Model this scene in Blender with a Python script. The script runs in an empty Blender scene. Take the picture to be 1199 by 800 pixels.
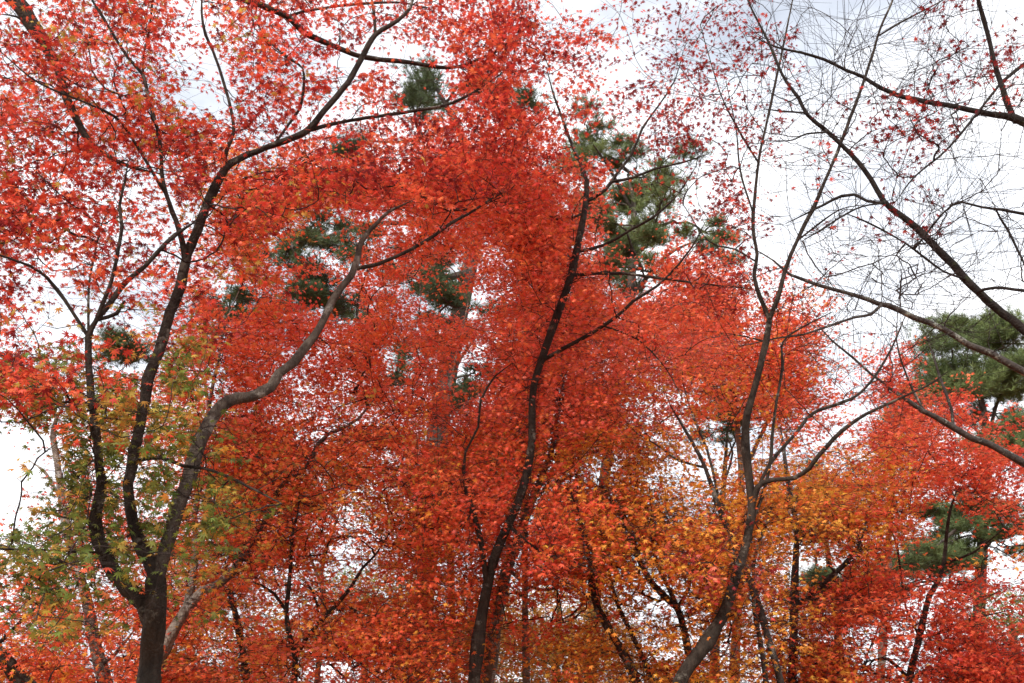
import bpy, math, random
import numpy as np

# ------------------------------------------------------------------ camera, sky, sun, exposure
S = bpy.context.scene
COL = S.collection
F_PX, CX, CY = 1100.0, 599.5, 400.0          # photograph pixels
PITCH = math.radians(24.0)
EYE = np.array([0.0, 0.0, 1.6])

cam_d = bpy.data.cameras.new('camera'); cam = bpy.data.objects.new('camera', cam_d); COL.objects.link(cam)
cam.location = EYE; cam.rotation_euler = (math.radians(90) + PITCH, 0, 0)
cam_d.sensor_width = 36.0; cam_d.lens = 36.0 * F_PX / 1199.0
cam_d.clip_start = 0.05; cam_d.clip_end = 3000
S.camera = cam

SUN_EL, SUN_AZ = 37.0, 208.0                 # azimuth clockwise from +Y (the view direction): from behind, a little left
W = bpy.data.worlds.new('World'); S.world = W; W.use_nodes = True
nt = W.node_tree; nt.nodes.clear()
def N(t, ty, **k):
    n = t.nodes.new(ty)
    for a, v in k.items(): setattr(n, a, v)
    return n
sky = N(nt, 'ShaderNodeTexSky', sky_type='NISHITA', sun_disc=False)
sky.sun_elevation = math.radians(SUN_EL); sky.sun_rotation = math.radians(SUN_AZ)
sky.air_density = 1.0; sky.dust_density = 1.5
tc = N(nt, 'ShaderNodeTexCoord')
mp = N(nt, 'ShaderNodeMapping'); mp.inputs['Scale'].default_value = (1.0, 1.0, 2.2); mp.inputs['Location'].default_value = (3.1, 0.4, 1.7)
nz = N(nt, 'ShaderNodeTexNoise'); nz.inputs['Scale'].default_value = 2.4; nz.inputs['Detail'].default_value = 7; nz.inputs['Roughness'].default_value = 0.55
rp = N(nt, 'ShaderNodeValToRGB'); rp.color_ramp.elements[0].position = 0.36; rp.color_ramp.elements[1].position = 0.56
rp.color_ramp.elements[0].color = (0.45, 0.45, 0.45, 1)
mx = N(nt, 'ShaderNodeMix', data_type='RGBA')
nz2 = N(nt, 'ShaderNodeTexNoise'); nz2.inputs['Scale'].default_value = 5.0; nz2.inputs['Detail'].default_value = 6
cl = N(nt, 'ShaderNodeValToRGB'); cl.color_ramp.elements[0].position = 0.35; cl.color_ramp.elements[1].position = 0.62
cl.color_ramp.elements[0].color = (9.2, 9.6, 10.3, 1); cl.color_ramp.elements[1].color = (12.6, 12.7, 13.0, 1)   # grey and lit cloud (scaled by the strength below)
nt.links.new(mp.outputs[0], nz2.inputs['Vector']); nt.links.new(nz2.outputs['Fac'], cl.inputs['Fac']); nt.links.new(cl.outputs['Color'], mx.inputs['B'])
bg = N(nt, 'ShaderNodeBackground'); bg.inputs['Strength'].default_value = 0.1
wo = N(nt, 'ShaderNodeOutputWorld')
nt.links.new(tc.outputs['Generated'], mp.inputs['Vector']); nt.links.new(mp.outputs[0], nz.inputs['Vector'])
nt.links.new(nz.outputs['Fac'], rp.inputs['Fac']); nt.links.new(rp.outputs['Color'], mx.inputs['Factor'])
nt.links.new(sky.outputs[0], mx.inputs['A']); nt.links.new(mx.outputs['Result'], bg.inputs['Color'])
nt.links.new(bg.outputs[0], wo.inputs['Surface'])

sd = bpy.data.lights.new('sun', 'SUN'); so = bpy.data.objects.new('sun', sd); COL.objects.link(so)
sd.energy = 3.4; sd.angle = math.radians(3.0); sd.color = (1.0, 0.95, 0.88)
az, el = math.radians(SUN_AZ), math.radians(SUN_EL)
from mathutils import Vector
to_sun = Vector((math.sin(az) * math.cos(el), math.cos(az) * math.cos(el), math.sin(el)))
so.rotation_euler = to_sun.to_track_quat('Z', 'Y').to_euler()

S.view_settings.view_transform = 'Standard'; S.view_settings.look = 'None'
S.view_settings.exposure = 0.56; S.view_settings.gamma = 1.0; S.view_settings.use_curve_mapping = False
S.render.engine = 'CYCLES'
S.cycles.max_bounces = 12; S.cycles.diffuse_bounces = 9; S.cycles.transmission_bounces = 9
S.cycles.use_denoising = True

# ------------------------------------------------------------------ helpers
def at(px, py, Y):
    dx, dy = (px - CX) / F_PX, (CY - py) / F_PX
    d = np.array([dx, math.cos(PITCH) - dy * math.sin(PITCH), math.sin(PITCH) + dy * math.cos(PITCH)])
    t = Y / d[1]
    return EYE + d * t, t
def at_many(px, py, Y):
    dx, dy = (px - CX) / F_PX, (CY - py) / F_PX
    d = np.stack([dx, math.cos(PITCH) - dy * math.sin(PITCH), math.sin(PITCH) + dy * math.cos(PITCH)], -1)
    t = Y / d[:, 1]
    return EYE + d * t[:, None], t
def project(P):
    q = P - EYE
    z = q[:, 1] * math.cos(PITCH) + q[:, 2] * math.sin(PITCH)
    y = -q[:, 1] * math.sin(PITCH) + q[:, 2] * math.cos(PITCH)
    z = np.maximum(z, 0.05)
    return CX + F_PX * q[:, 0] / z, CY - F_PX * y / z, z

def mesh_obj(name, V, loops, starts, mats, parent=None, colors=None, smooth=False):
    me = bpy.data.meshes.new(name)
    V = np.ascontiguousarray(V, dtype=np.float32); loops = np.ascontiguousarray(loops, dtype=np.int32)
    starts = np.ascontiguousarray(starts, dtype=np.int32)
    me.vertices.add(len(V)); me.vertices.foreach_set('co', V.ravel())
    me.loops.add(len(loops)); me.loops.foreach_set('vertex_index', loops)
    me.polygons.add(len(starts)); me.polygons.foreach_set('loop_start', starts)
    if smooth: me.polygons.foreach_set('use_smooth', np.ones(len(starts), dtype=bool))
    if colors is not None:
        a = me.attributes.new('leaf_color', 'FLOAT_COLOR', 'FACE')
        a.data.foreach_set('color', np.ascontiguousarray(colors, dtype=np.float32).ravel())
    me.update(calc_edges=True)
    for m in (mats if isinstance(mats, (list, tuple)) else [mats]): me.materials.append(m)
    o = bpy.data.objects.new(name, me); COL.objects.link(o)
    if parent is not None:
        o.parent = parent
        o.matrix_parent_inverse = parent.matrix_world.inverted() if False else o.matrix_parent_inverse
        o.location = (-parent.location.x, -parent.location.y, -parent.location.z)
    return o

def tubes(P, R, sides, rng, rough=0.0):
    """P (n,K,3), R (n,K): n open tubes with closed ends collapsed; returns V, quads"""
    n, K, _ = P.shape
    T = np.gradient(P, axis=1); T /= (np.linalg.norm(T, axis=2, keepdims=True) + 1e-9)
    ref = np.zeros_like(T); ref[..., 1] = 1.0
    par = np.abs(T[..., 1]) > 0.85
    ref[par] = (1.0, 0.0, 0.0)
    if K > 2:                                    # one reference per tube keeps the sides from twisting
        m = np.abs(T[..., 1]).max(axis=1) > 0.85
        ref[:] = (0, 1, 0); ref[m] = (1, 0, 0) if True else ref[m]
        bad = m & (np.abs(T[..., 0]).max(axis=1) > 0.95)
        ref[bad] = (0.3, 0.3, 0.9)
    U = np.cross(T, ref); U /= (np.linalg.norm(U, axis=2, keepdims=True) + 1e-9)
    B = np.cross(T, U)
    a = np.arange(sides) * 2 * math.pi / sides
    RR = R[..., None] * np.ones(sides)
    if rough: RR = RR * (1 + rng.normal(0, rough, RR.shape))
    V = P[:, :, None, :] + RR[..., None] * (np.cos(a)[None, None, :, None] * U[:, :, None, :] + np.sin(a)[None, None, :, None] * B[:, :, None, :])
    V = V.reshape(-1, 3)
    i = np.arange(n)[:, None, None] * K * sides; k = np.arange(K - 1)[None, :, None] * sides
    s = np.arange(sides)[None, None, :]; s2 = (s + 1) % sides
    q = np.stack([i + k + s, i + k + s2, i + k + sides + s2, i + k + sides + s], -1).reshape(-1, 4)
    return V, q

def quads_obj(name, parts, mat, parent, smooth=True):
    Vs, Qs, off = [], [], 0
    for V, q in parts:
        Vs.append(V); Qs.append(q + off); off += len(V)
    V = np.concatenate(Vs); q = np.concatenate(Qs)
    return mesh_obj(name, V, q.ravel(), np.arange(len(q)) * 4, mat, parent, smooth=smooth)

def spline(P, R, step):
    """Catmull-Rom through P with radii R"""
    P = np.asarray(P, float); R = np.asarray(R, float)
    A = np.vstack([2 * P[0] - P[1], P, 2 * P[-1] - P[-2]])
    out, ro = [], []
    for i in range(len(P) - 1):
        L = np.linalg.norm(P[i + 1] - P[i]); n = max(1, int(math.ceil(L / step)))
        p0, p1, p2, p3 = A[i:i + 4]
        for t in np.arange(n) / n:
            out.append(0.5 * (2 * p1 + (p2 - p0) * t + (2 * p0 - 5 * p1 + 4 * p2 - p3) * t * t + (3 * p1 - p0 - 3 * p2 + p3) * t ** 3))
            ro.append(R[i] * (1 - t) + R[i + 1] * t)
    out.append(P[-1]); ro.append(R[-1])
    return np.array(out), np.array(ro)

def tag(o, label=None, cat=None, group=None, kind=None):
    if label: o['label'] = label
    if cat: o['category'] = cat
    if group: o['group'] = group
    if kind: o['kind'] = kind
def empty(name, loc):
    o = bpy.data.objects.new(name, None); COL.objects.link(o); o.location = loc; o.empty_display_size = 0.2
    return o

# ------------------------------------------------------------------ materials
def bark_mat(name, dark, light, lichen, lichen_amt, scale=14.0):
    m = bpy.data.materials.new(name); m.use_nodes = True; t = m.node_tree; t.nodes.clear()
    out = N(t, 'ShaderNodeOutputMaterial'); b = N(t, 'ShaderNodeBsdfPrincipled')
    b.inputs['Roughness'].default_value = 0.85; b.inputs['Specular IOR Level'].default_value = 0.25
    g = N(t, 'ShaderNodeNewGeometry')
    mpn = N(t, 'ShaderNodeMapping'); mpn.inputs['Scale'].default_value = (1, 1, 0.45)
    t.links.new(g.outputs['Position'], mpn.inputs['Vector'])
    n1 = N(t, 'ShaderNodeTexNoise'); n1.inputs['Scale'].default_value = scale; n1.inputs['Detail'].default_value = 8; n1.inputs['Roughness'].default_value = 0.65
    n2 = N(t, 'ShaderNodeTexNoise'); n2.inputs['Scale'].default_value = scale * 0.42; n2.inputs['Detail'].default_value = 5; n2.inputs['Roughness'].default_value = 0.7
    n3 = N(t, 'ShaderNodeTexNoise'); n3.inputs['Scale'].default_value = scale * 5; n3.inputs['Detail'].default_value = 4
    t.links.new(mpn.outputs[0], n1.inputs['Vector']); t.links.new(g.outputs['Position'], n2.inputs['Vector']); t.links.new(mpn.outputs[0], n3.inputs['Vector'])
    r1 = N(t, 'ShaderNodeValToRGB'); r1.color_ramp.elements[0].position = 0.35; r1.color_ramp.elements[1].position = 0.68
    r1.color_ramp.elements[0].color = (*dark, 1); r1.color_ramp.elements[1].color = (*light, 1)
    t.links.new(n1.outputs['Fac'], r1.inputs['Fac'])
    r2 = N(t, 'ShaderNodeValToRGB'); r2.color_ramp.elements[0].position = 0.62 - lichen_amt; r2.color_ramp.elements[1].position = 0.70 - lichen_amt
    t.links.new(n2.outputs['Fac'], r2.inputs['Fac'])
    mxx = N(t, 'ShaderNodeMix', data_type='RGBA'); mxx.inputs['B'].default_value = (*lichen, 1)
    t.links.new(r2.outputs['Color'], mxx.inputs['Factor']); t.links.new(r1.outputs['Color'], mxx.inputs['A'])
    t.links.new(mxx.outputs['Result'], b.inputs['Base Color'])
    ad = N(t, 'ShaderNodeMath', operation='ADD'); t.links.new(n1.outputs['Fac'], ad.inputs[0]); t.links.new(n3.outputs['Fac'], ad.inputs[1])
    bp = N(t, 'ShaderNodeBump'); bp.inputs['Strength'].default_value = 0.9; bp.inputs['Distance'].default_value = 0.02
    t.links.new(ad.outputs[0], bp.inputs['Height']); t.links.new(bp.outputs[0], b.inputs['Normal'])
    t.links.new(b.outputs[0], out.inputs['Surface'])
    return m
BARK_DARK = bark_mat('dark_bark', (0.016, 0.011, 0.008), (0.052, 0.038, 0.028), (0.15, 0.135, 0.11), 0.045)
BARK_MID = bark_mat('brown_grey_bark', (0.035, 0.026, 0.020), (0.12, 0.095, 0.075), (0.22, 0.20, 0.17), 0.05)
BARK_GREY = bark_mat('grey_bark', (0.11, 0.085, 0.065), (0.26, 0.215, 0.175), (0.36, 0.34, 0.30), 0.07)
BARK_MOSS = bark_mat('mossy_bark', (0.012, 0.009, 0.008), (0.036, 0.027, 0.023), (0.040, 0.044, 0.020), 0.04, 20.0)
BARK_LICH = bark_mat('lichen_bark', (0.035, 0.027, 0.024), (0.10, 0.082, 0.07), (0.32, 0.33, 0.28), 0.06)
BARK_PINE = bark_mat('pine_bark', (0.026, 0.020, 0.017), (0.10, 0.078, 0.064), (0.19, 0.16, 0.135), 0.03, 9.0)
BARK_TWIG = bark_mat('twig_bark', (0.018, 0.011, 0.010), (0.045, 0.030, 0.026), (0.07, 0.055, 0.048), 0.0)
BARK_TWIG_PALE = bark_mat('pale_twig_bark', (0.07, 0.045, 0.035), (0.16, 0.115, 0.09), (0.20, 0.17, 0.14), 0.05)

def leaf_mat(name, trans, rough=0.5, spec=0.25):
    m = bpy.data.materials.new(name); m.use_nodes = True; t = m.node_tree; t.nodes.clear()
    out = N(t, 'ShaderNodeOutputMaterial'); b = N(t, 'ShaderNodeBsdfPrincipled'); tr = N(t, 'ShaderNodeBsdfTranslucent')
    b.inputs['Roughness'].default_value = rough; b.inputs['Specular IOR Level'].default_value = spec
    at_ = N(t, 'ShaderNodeAttribute', attribute_name='leaf_color')
    mxs = N(t, 'ShaderNodeMixShader'); mxs.inputs[0].default_value = trans
    t.links.new(at_.outputs['Color'], b.inputs['Base Color']); t.links.new(at_.outputs['Color'], tr.inputs['Color'])
    t.links.new(b.outputs[0], mxs.inputs[1]); t.links.new(tr.outputs[0], mxs.inputs[2]); t.links.new(mxs.outputs[0], out.inputs['Surface'])
    return m
LEAF = leaf_mat('maple_leaf', 0.48)
NEEDLE = leaf_mat('pine_needle', 0.15, 0.55, 0.3)

# ------------------------------------------------------------------ ground
def ground():
    m = bpy.data.materials.new('leaf_litter'); m.use_nodes = True; t = m.node_tree
    b = t.nodes['Principled BSDF']; b.inputs['Roughness'].default_value = 0.95
    g = N(t, 'ShaderNodeNewGeometry'); n1 = N(t, 'ShaderNodeTexNoise'); n1.inputs['Scale'].default_value = 9; n1.inputs['Detail'].default_value = 9
    r = N(t, 'ShaderNodeValToRGB'); e = r.color_ramp.elements
    e[0].position = 0.35; e[0].color = (0.05, 0.04, 0.025, 1); e[1].position = 0.7; e[1].color = (0.40, 0.12, 0.045, 1)
    x = r.color_ramp.elements.new(0.5); x.color = (0.22, 0.10, 0.04, 1)
    t.links.new(g.outputs['Position'], n1.inputs['Vector']); t.links.new(n1.outputs['Fac'], r.inputs['Fac']); t.links.new(r.outputs['Color'], b.inputs['Base Color'])
    n = 60; u = np.sign(np.linspace(-1, 1, n)) * np.abs(np.linspace(-1, 1, n)) ** 2.2 * 1200
    X, Y = np.meshgrid(u, u); Z = 0.12 * np.sin(X * 0.21) * np.cos(Y * 0.17) * np.clip(1 - np.hypot(X, Y) / 200, 0, 1) - 0.1
    V = np.stack([X, Y, Z], -1).reshape(-1, 3)
    a = (np.arange(n - 1)[:, None] * n + np.arange(n - 1)[None, :]).ravel()
    q = np.stack([a, a + 1, a + n + 1, a + n], -1)
    o = mesh_obj('ground', V, q.ravel(), np.arange(len(q)) * 4, m, smooth=True); tag(o, kind='structure')
ground()

# ------------------------------------------------------------------ how much maple foliage each part of the view holds (40 x 32 cells of 30 x 25)
COV_TILES = [
 ["1266676256 6655456457 6101111112 0000002400", "5567675256 6313546678 8456332224 3000011101", "6776565136 6654213578 7564133312 4000001223", "6676464035 6654531788 7342135512 2000003133",
  "6677575025 5654563778 6422234321 1001432221", "7776678657 5635657768 8752245222 2021354200", "7667678887 2675668868 8651344322 0012444100", "7567777886 4888868999 8566532412 1110021000"],
 ["7765635889 8999999999 9978423341 1010110000", "8876653669 9999899998 9965211342 0010112000", "8887663499 9845558868 9996313362 0021122000", "8757763469 6654579856 9998357541 1020001000",
  "6556766669 8854677665 9998478864 2010000000", "6436664766 7646673345 9999748995 3510000000", "5312337877 9665877337 9998899996 7720000000", "6112556878 8877986688 9999998995 9830000000"],
 ["8565477989 7667978758 9997899998 9821560000", "9977788978 8565878748 9997868998 9843750000", "8987887856 8655978668 9999565878 9843765700", "6878888889 7556578799 9999746679 8741687711",
  "1247768899 9859998899 9999865425 6525987543", "0268576899 9998668999 9995875435 5464877687", "0188658899 9869788999 9996864567 8876777895", "0388756799 9996668999 9999996688 9998775567"],
 ["2388777899 8875678999 8999997798 8978897324", "6688878999 9883688779 9999999998 7679885224", "5776578899 8873577678 8999788998 7368865653", "6756588899 5677448689 8889667898 8699976565",
  "5785789996 5788888789 7678746897 9898857733", "4677768978 7889999999 9988858877 9876758874", "8885798869 9999999998 8999967866 9997477888", "8998899999 8857899887 7897899977 9999688999"],
]
COV = np.array([[int(c) for c in row.replace(' ', '')] for t in COV_TILES for row in t], float)
assert COV.shape == (32, 40), COV.shape
def cov_at(px, py):
    """bilinear lookup of the wanted cover, clamped to the frame's edge"""
    u = np.clip(px / 30.0 - 0.5, 0, 38.999); v = np.clip(py / 25.0 - 0.5, 0, 30.999)
    i, j = u.astype(int), v.astype(int); fu, fv = u - i, v - j
    c = COV[j, i] * (1 - fu) * (1 - fv) + COV[j, i + 1] * fu * (1 - fv) + COV[j + 1, i] * (1 - fu) * fv + COV[j + 1, i + 1] * fu * fv
    return c
BOOST = [(755, 490, 65, 60, 0.9), (405, 470, 70, 50, 0.5), (580, 290, 40, 50, 0.9), (1070, 540, 90, 60, 0.8), (1150, 740, 120, 60, 0.4), (850, 140, 70, 120, 0.5), (1040, 470, 40, 60, 0.3), (500, 620, 60, 120, 0.6), (110, 570, 95, 160, 0.8), (50, 690, 85, 60, 1.3), (780, 640, 110, 90, 0.45), (960, 600, 90, 70, 0.3), (400, 600, 130, 90, 0.4), (560, 430, 160, 120, 0.2), (350, 430, 130, 100, 0.25)]
def boost(px, py):
    b = np.ones_like(px)
    for x, y, rx, ry, k in BOOST: b = b + k * np.exp(-(((px - x) / rx) ** 2 + ((py - y) / ry) ** 2) ** 2)
    return b
def lai(px, py):
    c = np.clip(cov_at(px, py) / 9.45, 0, 0.96)
    return -np.log(1 - c) * (1 + 0.8 * np.clip((c - 0.40) / 0.45, 0, 1) + 0.5 * np.clip((c - 0.80) / 0.14, 0, 1)) * boost(px, py)

# ------------------------------------------------------------------ leaf colours, one per leaf; the dark class carries silhouette shade
PAL = {
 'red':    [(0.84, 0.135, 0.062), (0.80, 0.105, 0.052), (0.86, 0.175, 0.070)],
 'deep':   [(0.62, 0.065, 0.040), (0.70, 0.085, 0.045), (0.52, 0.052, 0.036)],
 'dark':   [(0.28, 0.025, 0.025), (0.34, 0.032, 0.028), (0.20, 0.022, 0.022)],  # shade of leaves silhouetted against the sky, put into their colour
 'pink':   [(0.87, 0.175, 0.115), (0.88, 0.210, 0.125), (0.85, 0.135, 0.090)],
 'scar':   [(0.86, 0.170, 0.060), (0.86, 0.215, 0.064), (0.84, 0.135, 0.055)],
 'orange': [(0.87, 0.33, 0.055), (0.86, 0.39, 0.058), (0.87, 0.27, 0.052)],
 'gold':   [(0.84, 0.38, 0.055), (0.85, 0.33, 0.050), (0.80, 0.43, 0.070)],
 'olive':  [(0.50, 0.31, 0.065), (0.58, 0.29, 0.060), (0.42, 0.31, 0.065)],
 'ygreen': [(0.17, 0.21, 0.045), (0.22, 0.23, 0.05), (0.12, 0.17, 0.04)],
 'brown':  [(0.55, 0.27, 0.08), (0.62, 0.29, 0.08), (0.44, 0.28, 0.08)],
 'green':  [(0.18, 0.23, 0.07), (0.24, 0.26, 0.08), (0.15, 0.19, 0.06)],
 'lime':   [(0.32, 0.37, 0.10), (0.28, 0.31, 0.09), (0.23, 0.29, 0.08)],
}
def leaf_template(lobes):
    if lobes == 7:
        ang = [-122, -80, -40, 0, 40, 80, 122]; ln = [0.50, 0.78, 0.95, 1.0, 0.95, 0.78, 0.50]
        sin_a = [-156, -102, -60, -20, 20, 60, 102, 156]; sin_r = [0.14, 0.26, 0.31, 0.33, 0.33, 0.31, 0.26, 0.14]; mid, mw = 0.55, 0.112
    else:
        ang = [-104, -50, 0, 50, 104]; ln = [0.66, 0.93, 1.0, 0.93, 0.66]
        sin_a = [-152, -76, -25, 25, 76, 152]; sin_r = [0.20, 0.37, 0.42, 0.42, 0.37, 0.20]; mid = None
    v = [(0, 0, 0.03)]
    for a, l in zip(ang, ln):
        r = math.radians(a); v.append((l * math.sin(r), l * math.cos(r), -0.16 * l * l))
    for a, l in zip(sin_a, sin_r):
        r = math.radians(a); v.append((l * math.sin(r), l * math.cos(r), 0.02))
    n = lobes
    if mid:
        q = []
        for i, (a, l) in enumerate(zip(ang, ln)):
            r = math.radians(a); k = len(v)
            for sgn in (-1, 1):
                v.append((mid * l * math.sin(r) + sgn * mw * l * math.cos(r), mid * l * math.cos(r) - sgn * mw * l * math.sin(r), -0.05 * l))
            q.append((0, 1 + n + i, k, 1 + i, k + 1, 1 + n + i + 1))
    else:
        q = [(0, 1 + n + i, 1 + i, 1 + n + i + 1) for i in range(n)]
    v = np.array(v, float) * 0.5
    return v, np.array(q)
TPL = {7: leaf_template(7), 5: leaf_template(5)}

def build_leaves(name, P, size, colors, lobes, rng, parent, tilt, mat):
    Vt, qt = TPL[lobes]; n = len(P); m = len(Vt)
    nrm = np.stack([rng.normal(0, tilt, n), rng.normal(0, tilt, n), np.ones(n)], -1); nrm /= np.linalg.norm(nrm, axis=1, keepdims=True)
    th = rng.uniform(0, 2 * math.pi, n)
    tip = np.stack([np.cos(th), np.sin(th), rng.normal(-0.45, 0.35, n)], -1)
    # the tip hangs: turn the blade's plane to hold it
    tip /= np.linalg.norm(tip, axis=1, keepdims=True)
    nrm = nrm - tip * (nrm * tip).sum(1, keepdims=True); nrm /= np.linalg.norm(nrm, axis=1, keepdims=True)
    side = np.cross(tip, nrm)
    curl = rng.uniform(0.2, 2.2, n)
    wid = rng.uniform(0.85, 1.05, n)
    V = P[:, None, :] + size[:, None, None] * (Vt[None, :, 0:1] * wid[:, None, None] * side[:, None, :] + Vt[None, :, 1:2] * tip[:, None, :]
                                               + Vt[None, :, 2:3] * curl[:, None, None] * nrm[:, None, :])
    loops = (np.arange(n)[:, None, None] * m + qt[None]).ravel()
    fc = np.ones((n, len(qt), 4), np.float32); fc[:, :, :3] = colors[:, None, :]
    return mesh_obj(name, V.reshape(-1, 3), loops, np.arange(n * len(qt)) * qt.shape[1], mat, parent, fc.reshape(-1, 4))

# ------------------------------------------------------------------ the trees: what they look like in the photograph
# limb = [(px, py, width_px), ...] followed from the trunk outwards at distance Y; blobs = (cx, cy, rx, ry, weight, Y, palette mix)
TREES = []
def tree(**k): TREES.append(k)

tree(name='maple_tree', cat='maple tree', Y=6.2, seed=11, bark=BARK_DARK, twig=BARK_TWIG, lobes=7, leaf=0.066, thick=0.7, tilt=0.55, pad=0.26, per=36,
 label='forked dark-trunked maple, red above and yellow-green below, nearest at the lower left',
 trunk=[(172, 830, 37), (176, 780, 33), (180, 740, 31), (183, 705, 30), (182, 680, 28)],
 limbs=[
  dict(p=[(181, 690, 22), (172, 665, 20), (163, 645, 18), (155, 620, 16), (150, 590, 15), (152, 560, 15), (158, 520, 15), (165, 490, 15), (172, 450, 16), (180, 425, 15), (193, 390, 15), (203, 360, 14),
     (212, 335, 14), (219, 300, 13), (224, 285, 13), (232, 268, 13), (245, 235, 13), (258, 208, 12), (270, 192, 11), (300, 177, 9), (330, 165, 9), (360, 153, 9), (380, 130, 8), (400, 105, 8), (418, 80, 8), (432, 52, 8),
     (440, 40, 7), (465, 25, 6), (480, 10, 5), (486, -10, 4)], Y1=6.8),
  dict(p=[(184, 690, 23), (195, 655, 20), (205, 620, 20), (217, 580, 20), (226, 550, 20), (235, 520, 19), (245, 500, 18), (260, 478, 18), (280, 466, 17), (300, 465, 16), (318, 457, 15), (327, 440, 14), (345, 425, 14),
     (358, 405, 13), (372, 385, 11), (385, 362, 11), (400, 338, 10), (412, 322, 10), (418, 305, 9), (424, 282, 7), (440, 262, 6), (455, 248, 5), (480, 236, 3)], Y1=7.4, bark=BARK_MID),
  dict(p=[(172, 745, 22), (160, 715, 22), (148, 700, 22), (135, 685, 21), (124, 665, 19), (115, 640, 18), (110, 615, 17), (112, 590, 16), (116, 570, 15), (114, 550, 13), (112, 520, 12), (108, 490, 11), (105, 460, 10),
     (104, 430, 9), (104, 395, 9), (113, 375, 7), (125, 345, 6), (133, 320, 5), (138, 290, 5), (142, 265, 5), (140, 240, 4), (146, 215, 3), (150, 190, 2)], Y1=5.6),
  dict(p=[(412, 326, 6), (440, 318, 6), (470, 304, 5), (500, 285, 5), (525, 265, 5), (550, 250, 4), (575, 233, 3), (600, 220, 2)], Y0=7.25, Y1=7.7),
  dict(p=[(115, 372, 7), (130, 355, 8), (150, 328, 8), (170, 312, 7), (185, 295, 6), (205, 275, 6), (225, 262, 4)], Y0=5.75, Y1=6.0),
  dict(p=[(104, 395, 6), (85, 365, 5), (68, 340, 5), (55, 325, 4), (35, 312, 4), (0, 299, 3), (-30, 285, 2)], Y0=5.75, Y1=5.3),
  dict(p=[(104, 393, 4), (104, 340, 3), (110, 300, 3), (120, 260, 2), (130, 245, 2)], Y0=5.75, Y1=6.0),
  dict(p=[(120, 372, 6), (140, 366, 6), (146, 352, 4)], Y0=5.75, Y1=5.8),
  dict(p=[(219, 305, 9), (216, 280, 8), (207, 255, 7), (195, 225, 6), (190, 200, 6), (190, 180, 5), (185, 150, 5), (175, 115, 5), (168, 88, 5), (150, 68, 4), (135, 45, 4), (120, 20, 4), (108, 0, 3), (100, -20, 3)], Y0=6.45, Y1=5.9),
  dict(p=[(168, 88, 4), (168, 65, 3), (174, 40, 3), (178, 10, 3), (180, -10, 2)], Y0=6.1, Y1=6.0),
  dict(p=[(195, 228, 5), (175, 195, 4), (150, 155, 4), (135, 137, 4), (105, 122, 3), (45, 97, 3), (0, 60, 2)], Y0=6.35, Y1=5.5),
  dict(p=[(268, 193, 6), (270, 170, 5), (277, 150, 5), (273, 125, 4), (262, 90, 4), (250, 60, 4), (240, 40, 4), (236, 15, 3), (237, -10, 3)], Y0=6.5, Y1=6.2),
  dict(p=[(360, 153, 6), (390, 146, 5), (430, 138, 5), (470, 132, 5), (500, 127, 4), (530, 120, 4), (555, 108, 3), (590, 85, 2)], Y0=6.6, Y1=7.2),
  dict(p=[(318, 168, 4), (335, 145, 4), (350, 125, 4), (355, 100, 4), (354, 80, 3), (340, 70, 3), (315, 50, 3), (300, 35, 2)], Y0=6.55, Y1=6.2),
  dict(p=[(440, 40, 4), (438, 15, 4), (434, -10, 3)], Y0=6.75, Y1=6.6),
  dict(p=[(108, 650, 4), (75, 648, 3), (40, 645, 3), (0, 643, 3), (-20, 643, 2)], Y0=6.1, Y1=4.6),
  dict(p=[(156, 540, 5), (188, 536, 5), (215, 545, 5), (240, 549, 4), (270, 560, 4), (300, 575, 3), (330, 590, 2)], Y0=6.3, Y1=5.6)],
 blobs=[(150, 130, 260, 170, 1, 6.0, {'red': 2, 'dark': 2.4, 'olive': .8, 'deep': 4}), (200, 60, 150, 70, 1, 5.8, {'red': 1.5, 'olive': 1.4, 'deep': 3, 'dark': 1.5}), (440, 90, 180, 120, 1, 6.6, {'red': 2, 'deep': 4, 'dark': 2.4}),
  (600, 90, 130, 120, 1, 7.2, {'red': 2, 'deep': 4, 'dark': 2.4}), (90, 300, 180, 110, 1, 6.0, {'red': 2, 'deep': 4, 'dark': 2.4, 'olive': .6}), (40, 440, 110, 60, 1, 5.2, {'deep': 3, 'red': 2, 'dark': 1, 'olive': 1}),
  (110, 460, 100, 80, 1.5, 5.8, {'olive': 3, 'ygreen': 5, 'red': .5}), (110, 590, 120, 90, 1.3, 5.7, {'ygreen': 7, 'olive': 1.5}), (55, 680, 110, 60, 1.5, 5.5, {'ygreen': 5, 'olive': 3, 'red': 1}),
  (180, 440, 70, 90, .6, 6.0, {'olive': 4, 'ygreen': 3, 'red': 1}), (220, 620, 80, 80, .45, 6.2, {'ygreen': 3, 'olive': 3, 'orange': 1}), (310, 260, 90, 70, .7, 7.2, {'orange': 2, 'olive': 1, 'scar': 3})])

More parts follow.
